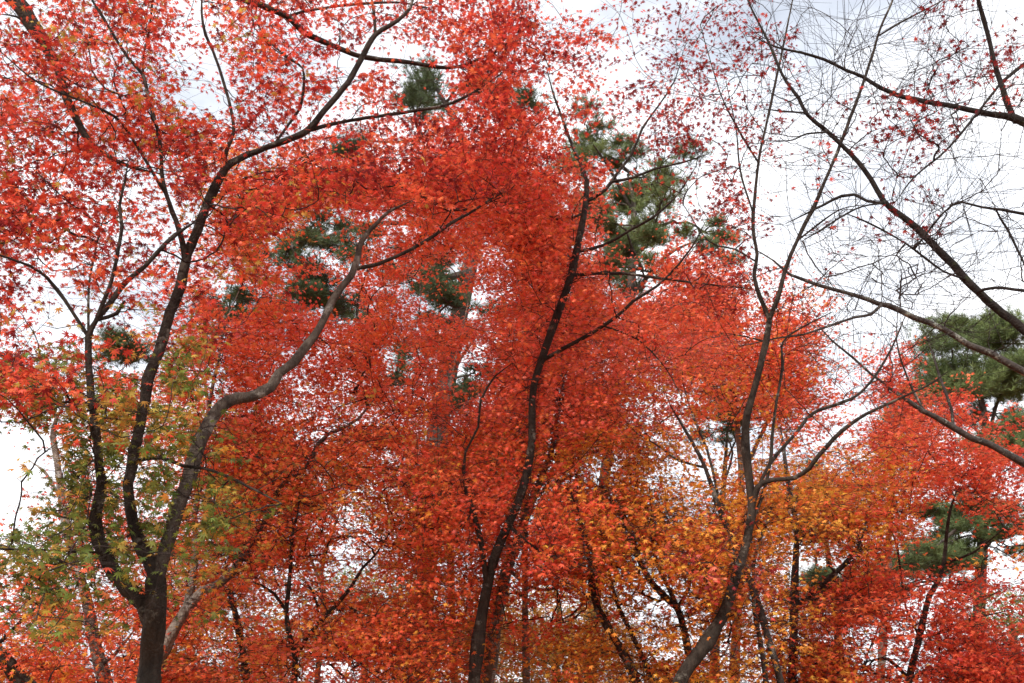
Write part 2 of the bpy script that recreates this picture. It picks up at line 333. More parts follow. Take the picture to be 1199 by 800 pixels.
tree(name='maple_tree', cat='maple tree', Y=9.0, seed=12, bark=BARK_DARK, twig=BARK_TWIG, lobes=7, leaf=0.062, thin=0.76, thick=0.9, tilt=0.5, pad=0.36, per=39,
 label='red maple on one slender dark trunk rising through the middle',
 trunk=[(552, 830, 18), (558, 770, 17), (563, 730, 17), (570, 690, 16), (580, 650, 15), (595, 615, 14), (608, 585, 14), (618, 550, 13), (623, 515, 12), (623, 470, 12), (628, 440, 12), (640, 405, 12), (652, 370, 11), (665, 335, 11),
   (672, 310, 10), (678, 280, 10), (684, 250, 10), (687, 225, 9), (687, 212, 8)],
 limbs=[
  dict(p=[(687, 215, 6), (678, 190, 5), (665, 160, 5), (655, 130, 4), (648, 110, 3), (640, 80, 2)]),
  dict(p=[(690, 232, 7), (712, 218, 6), (725, 200, 5), (740, 180, 4), (752, 150, 4), (770, 125, 3), (790, 95, 2), (800, 60, 2)], Y1=8.4),
  dict(p=[(712, 220, 5), (740, 212, 4), (765, 200, 4), (800, 190, 3), (830, 180, 2)], Y1=8.5),
  dict(p=[(678, 296, 5), (710, 288, 5), (740, 270, 4), (765, 255, 4), (790, 232, 3), (805, 210, 3), (815, 195, 2)], Y1=8.3),
  dict(p=[(672, 326, 6), (700, 323, 5), (730, 322, 5), (770, 326, 4), (830, 333, 3), (880, 338, 2)], Y1=8.2),
  dict(p=[(633, 428, 7), (660, 412, 6), (690, 395, 6), (720, 375, 5), (740, 355, 5), (770, 335, 4), (795, 310, 4), (810, 290, 3), (825, 262, 2)], Y1=8.2),
  dict(p=[(715, 380, 3), (750, 395, 3), (780, 430, 2), (800, 470, 2)], Y1=8.4),
  dict(p=[(684, 256, 4), (655, 262, 4), (630, 250, 3), (600, 245, 3), (560, 230, 2)], Y1=8.4),
  dict(p=[(570, 692, 9), (565, 650, 9), (560, 620, 8), (548, 580, 8), (543, 550, 6), (545, 530, 4), (560, 500, 4), (563, 470, 4), (580, 440, 3), (600, 425, 2)], Y1=8.4),
  dict(p=[(548, 578, 3), (520, 577, 3), (490, 585, 2)], Y0=8.7, Y1=8.3),
  dict(p=[(592, 622, 4), (630, 650, 4), (660, 655, 3), (700, 670, 2)], Y1=8.2)],
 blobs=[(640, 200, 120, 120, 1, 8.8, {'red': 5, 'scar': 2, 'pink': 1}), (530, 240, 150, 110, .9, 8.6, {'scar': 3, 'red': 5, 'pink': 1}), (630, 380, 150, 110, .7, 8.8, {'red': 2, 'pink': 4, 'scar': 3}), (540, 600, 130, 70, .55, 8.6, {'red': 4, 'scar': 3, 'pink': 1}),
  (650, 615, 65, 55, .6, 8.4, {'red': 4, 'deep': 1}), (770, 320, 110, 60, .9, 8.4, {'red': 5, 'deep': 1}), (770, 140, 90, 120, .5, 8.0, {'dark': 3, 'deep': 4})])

tree(name='maple_tree', cat='maple tree', Y=8.5, seed=13, bark=BARK_DARK, twig=BARK_TWIG, lobes=7, leaf=0.066, thin=0.76, thick=0.7, tilt=0.6, pad=0.30, per=33,
 label='thin-leaved maple with a dark trunk leaning in from the lower right, forking high',
 trunk=[(788, 830, 23), (800, 790, 21), (815, 770, 20), (832, 745, 19), (850, 712, 17), (860, 680, 15), (870, 650, 14), (877, 620, 13), (880, 590, 12), (877, 560, 12), (873, 520, 11), (874, 490, 11), (882, 460, 10), (890, 430, 10), (897, 400, 10), (901, 375, 10)],
 limbs=[
  dict(p=[(901, 377, 7), (890, 350, 7), (884, 325, 6), (886, 300, 5), (882, 270, 5), (884, 230, 5), (890, 180, 4), (905, 110, 4), (920, 40, 3), (930, -10, 3)], Y1=8.0),
  dict(p=[(901, 380, 8), (912, 355, 7), (920, 320, 7), (933, 285, 6), (955, 240, 6), (970, 205, 5), (995, 140, 5), (1020, 70, 4), (1030, 35, 4), (1045, 0, 3), (1050, -20, 2)], Y1=7.8),
  dict(p=[(1030, 37, 3), (1065, 18, 3), (1100, 2, 2), (1120, -10, 2)], Y0=7.9, Y1=7.6),
  dict(p=[(938, 280, 3), (960, 262, 3), (985, 245, 2), (1010, 240, 2)], Y0=8.2, Y1=7.6),
  dict(p=[(880, 592, 8), (887, 564, 8), (905, 557, 7), (930, 555, 7), (948, 545, 7), (960, 530, 7), (985, 505, 6), (1015, 485, 5), (1050, 468, 4), (1085, 452, 3), (1110, 435, 2)], Y1=7.7),
  dict(p=[(879, 585, 6), (890, 555, 5), (905, 532, 5), (930, 505, 5), (950, 482, 5), (985, 470, 5), (1005, 462, 4), (1025, 440, 4), (1040, 415, 3), (1050, 395, 3), (1060, 370, 2)], Y1=9.2),
  dict(p=[(879, 620, 6), (895, 580, 5), (903, 540, 5), (905, 510, 5), (910, 470, 4), (917, 430, 4), (917, 400, 3), (940, 383, 3), (975, 365, 2)], Y1=8.9),
  dict(p=[(897, 400, 3), (860, 392, 2), (800, 385, 2)], Y1=8.9),
  dict(p=[(884, 250, 3), (868, 200, 3), (862, 150, 2), (850, 95, 2)], Y0=8.2, Y1=7.9),
  dict(p=[(895, 190, 3), (868, 150, 3), (845, 110, 2), (820, 30, 2)], Y0=8.1, Y1=7.7),
  dict(p=[(884, 320, 3), (860, 300, 3), (830, 285, 2), (800, 240, 2)], Y1=8.1)],
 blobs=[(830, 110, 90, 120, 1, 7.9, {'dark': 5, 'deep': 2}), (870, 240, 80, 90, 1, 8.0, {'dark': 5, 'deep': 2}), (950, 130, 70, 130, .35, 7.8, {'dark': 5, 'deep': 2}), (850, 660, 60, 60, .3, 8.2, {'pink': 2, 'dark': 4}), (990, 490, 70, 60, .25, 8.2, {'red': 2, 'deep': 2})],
 bare=[(950, 170, 80, 170, 90, 7.9), (1000, 410, 80, 70, 36, 8.4), (850, 150, 70, 150, 50, 8.0)])

tree(name='maple_tree', cat='maple tree', Y=7.0, seed=14, bark=BARK_MOSS, twig=BARK_TWIG, lobes=7, leaf=0.066, thick=0.5, tilt=0.7, thin=0.72, pad=0.26, per=12,
 label='nearly bare dark mossy maple whose limbs reach across the upper right sky',
 trunk3=[((5.7, 7.0, -0.1), .22), ((5.65, 7.0, 1.5), .17), ((5.5, 7.0, 3.0), .14), ((5.3, 7.0, 4.3), .12), ((5.2, 7.05, 5.6), .085), ((5.15, 7.1, 6.6), .055), ((5.35, 7.2, 8.0), .028), ((5.7, 7.3, 9.2), .006)],
 limbs=[
  dict(p=[(1330, 490, 19), (1260, 440, 17), (1199, 385, 15), (1165, 360, 14), (1135, 335, 14), (1105, 300, 13), (1080, 275, 12), (1055, 252, 11), (1035, 235, 10), (1020, 210, 9), (1005, 190, 8), (985, 170, 7), (965, 152, 7), (945, 135, 6), (935, 115, 6), (920, 95, 5),
     (910, 75, 5), (900, 50, 4), (880, 10, 3), (872, -10, 3)], Y1=6.4),
  dict(p=[(1310, 200, 17), (1250, 168, 15), (1199, 145, 14), (1187, 140, 13), (1160, 135, 9), (1120, 125, 8), (1080, 118, 8), (1050, 112, 8), (1030, 103, 7), (1010, 90, 6), (990, 82, 5), (965, 70, 5), (940, 62, 4), (910, 55, 3), (880, 42, 2)], Y1=6.6),
  dict(p=[(1190, 142, 10), (1178, 115, 9), (1168, 85, 8), (1160, 55, 7), (1152, 25, 7), (1146, 0, 6), (1140, -25, 5)], Y0=6.95, Y1=6.5),
  dict(p=[(1130, 327, 4), (1105, 318, 3), (1080, 300, 4), (1060, 285, 3), (1035, 270, 3), (1010, 258, 3), (990, 250, 2)], Y0=6.85, Y1=6.3),
  dict(p=[(1034, 238, 5), (1015, 235, 5), (1000, 228, 5), (985, 230, 5), (965, 240, 4), (945, 250, 3), (920, 262, 2)], Y0=6.7, Y1=6.9),
  dict(p=[(1035, 240, 3), (1010, 243, 3), (985, 255, 3), (960, 270, 3), (940, 282, 2)], Y0=6.7, Y1=6.2),
  dict(p=[(1145, 342, 5), (1165, 337, 5), (1199, 341, 5), (1230, 345, 4)], Y0=6.85, Y1=6.3),
  dict(p=[(1115, 240, 3), (1150, 243, 4), (1199, 250, 5), (1250, 262, 6), (1300, 280, 7), (1330, 300, 8)], Y0=6.3, Y1=7.0),
  dict(p=[(1166, 245, 3), (1180, 270, 4), (1190, 290, 4), (1210, 330, 4)], Y0=6.6, Y1=6.7),
  dict(p=[(968, 155, 3), (945, 157, 3), (925, 165, 2), (895, 165, 2)], Y0=6.5, Y1=6.2),
  dict(p=[(940, 132, 3), (915, 130, 3), (895, 128, 2)], Y0=6.5, Y1=6.8),
  dict(p=[(1172, 97, 5), (1199, 75, 6), (1230, 50, 5)], Y0=6.9, Y1=6.9),
  dict(p=[(1172, 97, 4), (1139, 140, 4), (1106, 178, 3), (1070, 208, 3), (1050, 235, 2)], Y0=6.9, Y1=6.0)],
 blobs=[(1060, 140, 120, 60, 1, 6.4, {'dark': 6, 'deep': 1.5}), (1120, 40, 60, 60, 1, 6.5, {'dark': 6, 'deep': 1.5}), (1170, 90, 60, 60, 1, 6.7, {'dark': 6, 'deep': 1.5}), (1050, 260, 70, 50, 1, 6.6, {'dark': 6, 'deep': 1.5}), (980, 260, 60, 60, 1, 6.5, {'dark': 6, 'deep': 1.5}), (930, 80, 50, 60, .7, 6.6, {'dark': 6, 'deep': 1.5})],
 bare=[(1030, 110, 150, 120, 150, 6.5), (1110, 60, 100, 90, 70, 6.6), (1060, 290, 110, 70, 80, 6.5), (1160, 250, 70, 80, 50, 6.6)])

tree(name='maple_tree', cat='maple tree', Y=9.6, seed=15, bark=BARK_LICH, twig=BARK_TWIG, lobes=5, leaf=0.058, thick=0.5, tilt=0.6, thin=0.74, pad=0.3, per=14,
 label='leafless maple with pale lichen-spotted limbs in front of the right-hand pine',
 trunk3=[((7.6, 9.6, -0.1), .24), ((7.45, 9.6, 1.5), .19), ((7.2, 9.6, 3.0), .15), ((7.0, 9.6, 4.2), .12), ((6.8, 9.6, 5.0), .1), ((6.65, 9.6, 5.8), .06), ((6.75, 9.7, 7.2), .03), ((7.1, 9.8, 8.6), .006)],
 limbs=[
  dict(p=[(1330, 500, 14), (1270, 470, 13), (1199, 435, 11), (1160, 415, 11), (1135, 405, 10), (1105, 385, 9), (1070, 372, 9), (1040, 358, 9), (1030, 356, 8), (1000, 345, 7), (970, 338, 6), (945, 330, 6), (925, 322, 5), (905, 305, 3), (880, 290, 2)], Y1=9.0),
  dict(p=[(1032, 357, 5), (1020, 368, 5), (1000, 372, 4), (970, 382, 4), (940, 392, 3), (910, 396, 3), (870, 405, 2)], Y0=9.2, Y1=8.7),
  dict(p=[(1340, 620, 16), (1270, 580, 14), (1199, 543, 13), (1160, 522, 11), (1139, 514, 11), (1117, 500, 11), (1095, 488, 9), (1079, 481, 8), (1060, 467, 7), (1039, 452, 5), (1019, 437, 4), (1000, 420, 4), (975, 400, 3), (955, 378, 2)], Y1=9.0),
  dict(p=[(1117, 500, 6), (1115, 480, 5), (1108, 460, 5), (1100, 440, 4), (1092, 415, 3), (1085, 395, 2)], Y0=9.4, Y1=9.3),
  dict(p=[(1085, 485, 4), (1070, 460, 4), (1058, 430, 3), (1050, 400, 2), (1052, 350, 2)], Y0=9.3, Y1=8.9)],
 blobs=[(930, 320, 60, 40, .6, 9.0, {'deep': 3, 'dark': 4})],
 bare=[(1050, 320, 110, 90, 130, 9.1), (1120, 380, 80, 50, 40, 9.2)])

tree(name='maple_tree', cat='maple tree', Y=6.4, seed=16, bark=BARK_DARK, twig=BARK_TWIG, lobes=7, leaf=0.066, thick=0.6, tilt=0.55, pad=0.3, per=34,
 label='red maple outside the left edge whose thick boughs hang into the top left corner',
 trunk3=[((-6.3, 5.2, -0.1), .3), ((-6.2, 5.25, 2), .24), ((-5.9, 5.35, 4), .21), ((-5.3, 5.5, 6), .18), ((-4.8, 5.6, 7.2), .13), ((-4.0, 5.8, 8.0), .08), ((-3.7, 6.0, 9.2), .03), ((-3.6, 6.2, 10.2), .006)],
 limbs=[
  dict(p=[(-90, -70, 25), (-35, -45, 24), (18, 0, 22), (32, 22, 20), (46, 42, 17), (57, 62, 14), (67, 84, 12), (75, 112, 11), (92, 145, 9), (107, 170, 8), (137, 190, 6), (170, 200, 4), (200, 205, 2)], Y0=5.6, Y1=6.4),
  dict(p=[(-20, -150, 19), (90, -85, 16), (190, -40, 13), (250, -12, 11), (300, 5, 10), (337, 22, 9), (357, 40, 9), (382, 50, 8), (412, 63, 7), (435, 69, 7), (475, 74, 6), (525, 80, 5), (555, 72, 4), (590, 55, 2)], Y0=5.9, Y1=7.4),
  dict(p=[(335, 20, 4), (365, 12, 4), (420, 5, 4), (470, 3, 3), (500, 10, 2)], Y0=6.6, Y1=7.0),
  dict(p=[(40, 35, 4), (20, 20, 3), (0, 17, 2)], Y0=5.9, Y1=5.8)],
 blobs=[(90, 130, 130, 110, .9, 6.6, {'red': 3, 'scar': 3, 'deep': 1, 'olive': .6}), (370, 50, 170, 80, .9, 7.0, {'red': 3, 'deep': 3}), (560, 40, 110, 70, .6, 7.5, {'red': 3, 'deep': 3})])

tree(name='maple_tree', cat='maple tree', Y=10.0, seed=17, bark=BARK_GREY, twig=BARK_TWIG, lobes=5, leaf=0.066, thick=1.2, tilt=0.5, pad=0.42, per=43,
 label='bright red maple with a curved grey limb just behind the forked dark trunk',
 trunk=[(176, 830, 18), (187, 770, 16), (202, 740, 14), (217, 715, 14), (237, 692, 13), (255, 685, 12), (272, 670, 11), (287, 647, 10), (300, 625, 9), (312, 606, 9), (325, 573, 7), (340, 560, 7), (360, 545, 6), (372, 520, 6), (385, 508, 5), (405, 500, 5), (420, 490, 4), (440, 465, 2)],
 limbs=[dict(p=[(217, 716, 11), (225, 685, 10), (228, 655, 10), (230, 640, 9), (228, 600, 7), (236, 560, 7), (238, 520, 6), (244, 480, 6), (250, 445, 5), (258, 410, 4), (262, 385, 3), (280, 340, 2)], Y1=10.6),
  dict(p=[(245, 470, 4), (240, 440, 4), (228, 415, 3), (220, 390, 2)], Y0=10.4, Y1=10.2)],
 blobs=[(330, 240, 130, 80, .9, 9.8, {'scar': 4, 'red': 3, 'orange': 1.5}), (330, 400, 150, 120, 1, 9.8, {'red': 3, 'pink': 3, 'scar': 4}), (420, 320, 120, 120, .8, 10, {'red': 4, 'pink': 1, 'scar': 2}), (270, 620, 70, 70, 1, 9.6, {'red': 1, 'scar': 4, 'orange': 2}), (230, 360, 70, 80, .8, 9.8, {'scar': 3, 'red': 3}), (420, 450, 130, 90, .8, 10, {'red': 2, 'pink': 2, 'scar': 4}), (250, 500, 80, 60, .8, 9.6, {'scar': 4, 'olive': 1.5, 'red': 2})])

tree(name='maple_tree', cat='maple tree', Y=11.5, seed=18, bark=BARK_GREY, twig=BARK_TWIG, lobes=5, leaf=0.068, thick=1.0, tilt=0.5, pad=0.4, per=40,
 label='grey-trunked maple at the far left seen through yellow-green leaves',
 trunk=[(130, 830, 21), (118, 780, 19), (112, 760, 17), (106, 725, 16), (98, 690, 14), (88, 660, 12), (80, 630, 11), (73, 590, 10), (66, 535, 8), (62, 512, 8), (66, 490, 5), (80, 465, 3)],
 limbs=[dict(p=[(112, 765, 8), (122, 778, 7), (140, 760, 5), (160, 735, 3)]), dict(p=[(75, 600, 4), (55, 560, 4), (35, 540, 2)])],
 blobs=[(60, 760, 150, 60, 1, 10.8, {'red': 4, 'scar': 3, 'orange': 1}), (150, 690, 110, 90, .7, 11.2, {'red': 2, 'scar': 3, 'pink': 1, 'olive': 1}), (60, 590, 50, 60, .3, 11.5, {'pink': 2, 'red': 1}), (90, 430, 110, 80, .35, 11.5, {'red': 3, 'olive': 1}), (170, 560, 90, 90, .5, 11.5, {'red': 3, 'pink': 2, 'olive': 1})])

tree(name='maple_tree', cat='maple tree', Y=8.0, seed=19, bark=BARK_DARK, twig=BARK_TWIG, lobes=5, leaf=0.060, thick=0.6, tilt=0.5, pad=0.34, per=36,
 label='orange-red maple with a stout dark trunk leaning out of the bottom left corner',
 trunk=[(45, 830, 30), (22, 795, 25), (8, 775, 20), (0, 765, 18), (-25, 742, 16), (-60, 700, 12), (-80, 650, 8)],
 limbs=[dict(p=[(0, 766, 6), (20, 740, 5), (40, 715, 4), (60, 700, 2)])],
 blobs=[(20, 740, 110, 60, 1, 8.0, {'scar': 3, 'orange': 2, 'red': 3}), (0, 560, 30, 40, .2, 8, {'red': 1})])

tree(name='maple_tree', cat='maple tree', Y=9.29, seed=20, bark=BARK_DARK, twig=BARK_TWIG, lobes=5, leaf=0.059, thick=1.2, tilt=0.5, pad=0.45, per=45,
 label='small maple with wavering double stem and orange-red leaves at the lower left of the middle',
 trunk=[(343, 830, 10), (345, 790, 9), (346, 770, 8), (338, 740, 7), (335, 715, 6), (338, 690, 6), (341, 650, 5), (343, 620, 4), (349, 600, 3), (352, 560, 2)],
 limbs=[dict(p=[(346, 776, 7), (358, 752, 7), (372, 735, 6), (395, 710, 6), (410, 690, 5), (425, 665, 4), (440, 650, 3), (450, 635, 2)], Y1=8.87), dict(p=[(335, 722, 5), (322, 700, 5), (308, 688, 4), (295, 680, 2)], Y1=9.01), dict(p=[(366, 742, 4), (368, 715, 4), (362, 690, 3), (350, 670, 2)], Y0=9.15, Y1=9.44)],
 blobs=[(350, 735, 90, 60, 1.8, 9.01, {'orange': 2, 'scar': 4, 'pink': 2, 'red': 2}), (400, 570, 100, 85, 1.7, 8.87, {'olive': 1, 'orange': 2, 'scar': 5, 'red': 2, 'brown': 1}), (470, 730, 90, 70, .7, 9.01, {'red': 3, 'scar': 3, 'orange': 2})])

tree(name='maple_tree', cat='maple tree', Y=13.6, seed=21, bark=BARK_DARK, twig=BARK_TWIG, lobes=5, leaf=0.076, thick=1.1, tilt=0.5, pad=0.45, per=45,
 label='orange-leaved maple on a thin bent dark stem between forked trunk and small double-stemmed maple',
 trunk=[(294, 830, 11), (285, 770, 9), (277, 725, 8), (272, 705, 7), (268, 680, 5), (262, 650, 3)],
 limbs=[dict(p=[(273, 708, 5), (262, 698, 5), (250, 700, 3)]), dict(p=[(279, 735, 4), (262, 722, 4), (240, 705, 2)])],
 blobs=[(260, 740, 90, 70, 1, 13.2, {'olive': 1, 'orange': 4, 'scar': 3}), (300, 700, 60, 60, .8, 13.4, {'scar': 3, 'red': 2}), (320, 600, 80, 60, .7, 13.4, {'red': 3, 'scar': 2})])

tree(name='maple_tree', cat='maple tree', Y=15.5, seed=22, bark=BARK_GREY, twig=BARK_TWIG_PALE, lobes=5, leaf=0.083, thick=1.3, tilt=0.5, pad=0.5, per=49,
 label='slim grey maple with olive-orange foliage beyond the orange double-stemmed one',
 trunk=[(368, 830, 10), (374, 770, 8), (380, 710, 6), (376, 675, 6), (383, 640, 5), (392, 615, 4), (402, 590, 3)],
 limbs=[dict(p=[(378, 690, 4), (366, 660, 4), (360, 635, 2)]), dict(p=[(384, 640, 3), (410, 625, 3), (440, 622, 2)])],
 blobs=[(400, 600, 90, 70, 1, 15.2, {'olive': 1, 'gold': 2, 'scar': 2, 'orange': 4}), (440, 690, 80, 50, .5, 15.5, {'scar': 2, 'orange': 3, 'olive': 1}), (300, 740, 90, 50, .3, 15.8, {'green': 2, 'olive': 3}), (370, 470, 100, 60, .4, 15.2, {'red': 3, 'scar': 2})])

tree(name='maple_tree', cat='maple tree', Y=13.0, seed=23, bark=BARK_GREY, twig=BARK_TWIG_PALE, lobes=5, leaf=0.076, thick=1.4, tilt=0.5, pad=0.48, per=46,
 label='thick pale-trunked red maple standing right behind the slender dark middle trunk',
 trunk=[(562, 830, 27), (572, 780, 25), (578, 740, 22), (586, 700, 19), (594, 665, 17), (605, 635, 14), (614, 610, 13), (622, 588, 11), (632, 565, 9), (645, 530, 7), (652, 490, 5), (660, 440, 3)],
 limbs=[dict(p=[(620, 595, 7), (628, 580, 6), (640, 570, 6), (665, 560, 4), (690, 545, 2)]), dict(p=[(592, 670, 6), (620, 690, 5), (650, 690, 4), (690, 665, 2)], Y1=12)],
 blobs=[(600, 330, 150, 120, .8, 12.6, {'pink': 4, 'red': 2, 'scar': 2}), (560, 470, 150, 100, .9, 12.6, {'red': 3, 'pink': 3, 'scar': 3}), (660, 450, 130, 110, .9, 12.6, {'pink': 3, 'scar': 3, 'red': 2}), (520, 700, 110, 80, 1.4, 12.4, {'scar': 3, 'orange': 4, 'red': 1}), (640, 560, 110, 60, 1.2, 12.0, {'orange': 4, 'scar': 3})])

tree(name='maple_tree', cat='maple tree', Y=14.2, seed=24, bark=BARK_GREY, twig=BARK_TWIG_PALE, lobes=5, leaf=0.078, thick=1.2, tilt=0.5, pad=0.48, per=46,
 label='pale many-branched red maple in front of the thick pine trunk',
 trunk=[(534, 830, 11), (529, 700, 10), (525, 560, 9), (525, 505, 8), (523, 475, 7)],
 limbs=[dict(p=[(523, 478, 6), (510, 468, 6), (504, 447, 5), (496, 425, 5), (482, 410, 4), (473, 388, 3)]), dict(p=[(523, 482, 6), (527, 450, 6), (533, 430, 5), (545, 410, 4), (560, 390, 3), (575, 360, 2)]), dict(p=[(532, 436, 3), (540, 395, 3), (548, 355, 2)]), dict(p=[(503, 446, 4), (515, 438, 3), (530, 442, 2)], Y0=14.1, Y1=13.8)],
 blobs=[(500, 420, 110, 90, .9, 13.8, {'red': 4, 'pink': 2, 'scar': 1}), (450, 510, 110, 70, .8, 13.8, {'scar': 3, 'red': 3, 'orange': 1}), (470, 620, 90, 60, .6, 13.8, {'red': 4, 'scar': 1, 'brown': 1}), (600, 270, 110, 70, .4, 14, {'red': 3, 'pink': 2})])

tree(name='maple_tree', cat='maple tree', Y=12.0, seed=25, bark=BARK_GREY, twig=BARK_TWIG_PALE, lobes=5, leaf=0.073, thick=1.0, tilt=0.5, pad=0.42, per=43,
 label='straight thin grey-stemmed red maple close to the left of the slender dark trunk',
 trunk=[(617, 830, 10), (615, 700, 9), (614, 560, 9), (613, 500, 8), (611, 450, 7), (611, 400, 5), (610, 350, 4), (606, 300, 3), (604, 255, 2)],
 limbs=[dict(p=[(613, 470, 6), (622, 420, 5), (630, 380, 4), (650, 330, 3), (665, 295, 2)]), dict(p=[(611, 400, 3), (600, 372, 3), (590, 350, 2)]), dict(p=[(612, 440, 3), (592, 425, 3), (575, 410, 2)])],
 blobs=[(600, 330, 110, 90, .7, 11.6, {'red': 4, 'pink': 3}), (570, 430, 90, 70, .4, 11.8, {'red': 3, 'scar': 2}), (730, 420, 100, 80, .8, 11.8, {'pink': 3, 'red': 3, 'scar': 2})])

tree(name='maple_tree', cat='maple tree', Y=10.23, seed=26, bark=BARK_LICH, twig=BARK_TWIG, lobes=5, leaf=0.067, thick=1.0, tilt=0.5, pad=0.42, per=43,
 label='crimson maple on a pale sunlit stem slanting left, right of the middle trunk',
 trunk=[(754, 830, 15), (742, 790, 13), (730, 765, 12), (715, 740, 11), (701, 715, 9), (694, 695, 9), (692, 675, 8), (688, 640, 5), (680, 610, 4), (668, 575, 3)],
 limbs=[dict(p=[(773, 838, 9), (762, 795, 8), (750, 765, 7), (735, 735, 7), (724, 710, 6), (718, 690, 5), (712, 660, 4), (705, 620, 3)], Y0=10.32, Y1=9.95, root=True), dict(p=[(695, 695, 4), (670, 720, 3), (645, 730, 2)]), dict(p=[(720, 700, 3), (740, 690, 3), (755, 668, 2)])],
 blobs=[(668, 650, 65, 60, 1, 9.86, {'scar': 3, 'red': 4}), (690, 545, 70, 50, .7, 10.04, {'red': 4, 'scar': 2}), (640, 690, 80, 60, .7, 9.86, {'red': 4, 'scar': 1}), (790, 720, 60, 30, .4, 10.04, {'red': 3, 'deep': 2})])

tree(name='maple_tree', cat='maple tree', Y=10.58, seed=27, bark=BARK_LICH, twig=BARK_TWIG, lobes=5, leaf=0.065, thick=1.3, tilt=0.5, pad=0.5, per=46,
 label='golden-orange maple with a pale forked leaning stem, left of the leaning dark trunk',
 trunk=[(818, 830, 15), (808, 775, 12), (801, 738, 10), (793, 712, 10), (780, 700, 10), (765, 685, 9), (750, 660, 8), (742, 635, 7), (735, 615, 7), (728, 600, 6), (719, 588, 5), (700, 560, 3)],
 limbs=[dict(p=[(792, 711, 8), (778, 680, 7), (768, 660, 6), (765, 645, 5), (764, 610, 4), (760, 570, 3)], Y1=10.22), dict(p=[(795, 705, 6), (808, 685, 5), (806, 660, 4), (790, 625, 3), (778, 600, 2)], Y1=10.22), dict(p=[(808, 690, 5), (815, 655, 4), (828, 620, 3), (835, 600, 2)], Y0=10.44, Y1=10.07)],
 blobs=[(780, 640, 105, 75, 2.3, 9.42, {'gold': 2, 'orange': 5, 'scar': 2}), (690, 570, 70, 50, 1.1, 10.22, {'orange': 4, 'gold': 1, 'scar': 2}), (760, 560, 80, 55, 1.6, 10.37, {'orange': 4, 'gold': 2}), (760, 770, 110, 50, 1.4, 10.22, {'orange': 3, 'gold': 2, 'scar': 2}), (680, 600, 60, 60, .5, 10.37, {'orange': 3, 'gold': 2})])

tree(name='maple_tree', cat='maple tree', Y=9.62, seed=28, bark=BARK_LICH, twig=BARK_TWIG, lobes=5, leaf=0.064, thick=1.1, tilt=0.5, pad=0.45, per=43,
 label='orange maple of several stems crossing just behind the leaning dark trunk',
 trunk=[(920, 835, 12), (912, 790, 10), (903, 760, 10), (897, 740, 9), (890, 715, 9), (882, 692, 9), (872, 670, 9), (862, 640, 8), (850, 615, 8), (840, 590, 7), (830, 560, 6), (820, 535, 5), (800, 500, 4), (785, 475, 3)],
 limbs=[dict(p=[(900, 838, 7), (895, 780, 7), (889, 745, 6), (883, 710, 6), (882, 680, 5), (884, 650, 5), (895, 620, 4), (905, 590, 3)], Y0=9.55, Y1=9.39, root=True), dict(p=[(843, 600, 5), (838, 570, 4), (827, 525, 4), (812, 490, 3), (800, 450, 2)], Y1=9.86), dict(p=[(825, 548, 4), (795, 540, 4), (775, 525, 3), (750, 510, 2)], Y1=9.24), dict(p=[(840, 590, 4), (850, 560, 3), (858, 530, 3), (850, 510, 2)], Y1=9.39)],
 blobs=[(865, 600, 90, 85, 2.2, 9.39, {'orange': 5, 'gold': 1.5, 'scar': 2}), (820, 480, 90, 50, 1.0, 9.55, {'scar': 3, 'orange': 2, 'red': 2}), (860, 710, 80, 70, 1.2, 9.55, {'orange': 3, 'gold': 1, 'red': 1})])

tree(name='maple_tree', cat='maple tree', Y=11.76, seed=29, bark=BARK_LICH, twig=BARK_TWIG, lobes=5, leaf=0.070, thick=1.2, tilt=0.5, pad=0.48, per=45,
 label='orange and red maple with upright pale trunk and one long limb rising right',
 trunk=[(926, 830, 13), (927, 790, 12), (929, 750, 11), (930, 715, 11), (930, 690, 10), (932, 650, 8), (933, 620, 7), (927, 585, 7), (922, 560, 6), (918, 530, 5), (914, 500, 3)],
 limbs=[dict(p=[(931, 714, 9), (945, 700, 8), (962, 685, 8), (980, 670, 7), (995, 655, 6), (1005, 640, 5), (1012, 620, 4), (1016, 605, 3)], Y1=11.09), dict(p=[(975, 678, 5), (968, 665, 3), (972, 650, 2)], Y0=11.34, Y1=11.26), dict(p=[(945, 702, 6), (960, 697, 5), (975, 672, 5), (1000, 655, 3)], Y0=11.68, Y1=11.51)],
 blobs=[(970, 590, 100, 60, 2.2, 11.42, {'orange': 5, 'gold': 2, 'scar': 2}), (960, 650, 60, 50, 1.6, 11.59, {'gold': 3, 'orange': 3}), (960, 760, 90, 50, 1.3, 11.42, {'orange': 3, 'scar': 3, 'red': 1}), (1010, 630, 70, 60, .7, 11.26, {'scar': 3, 'red': 4}), (960, 715, 80, 50, .8, 11.26, {'red': 4, 'scar': 2})])

tree(name='maple_tree', cat='maple tree', Y=16.0, seed=30, bark=BARK_GREY, twig=BARK_TWIG, lobes=5, leaf=0.086, thick=1.4, tilt=0.5, pad=0.55, per=51,
 label='large round-crowned red maple filling the space behind the forking leaning trunk',
 trunk=[(858, 830, 15), (862, 740, 13), (866, 650, 11), (868, 560, 9), (862, 490, 7), (855, 430, 5), (850, 370, 3)],
 limbs=[dict(p=[(866, 560, 6), (890, 510, 5), (915, 460, 4), (930, 410, 2)]), dict(p=[(862, 500, 5), (830, 450, 4), (800, 410, 3), (780, 380, 2)])],
 blobs=[(850, 370, 130, 110, 1, 15.4, {'red': 3, 'pink': 3, 'scar': 4}), (925, 430, 70, 110, 1, 15.4, {'scar': 3, 'red': 4, 'orange': 1}), (860, 490, 100, 60, 1.3, 15.6, {'orange': 3, 'scar': 3, 'red': 1}), (760, 430, 90, 80, .8, 15.6, {'pink': 3, 'red': 3, 'scar': 2}), (960, 490, 50, 60, .6, 15.4, {'red': 3, 'scar': 2})])

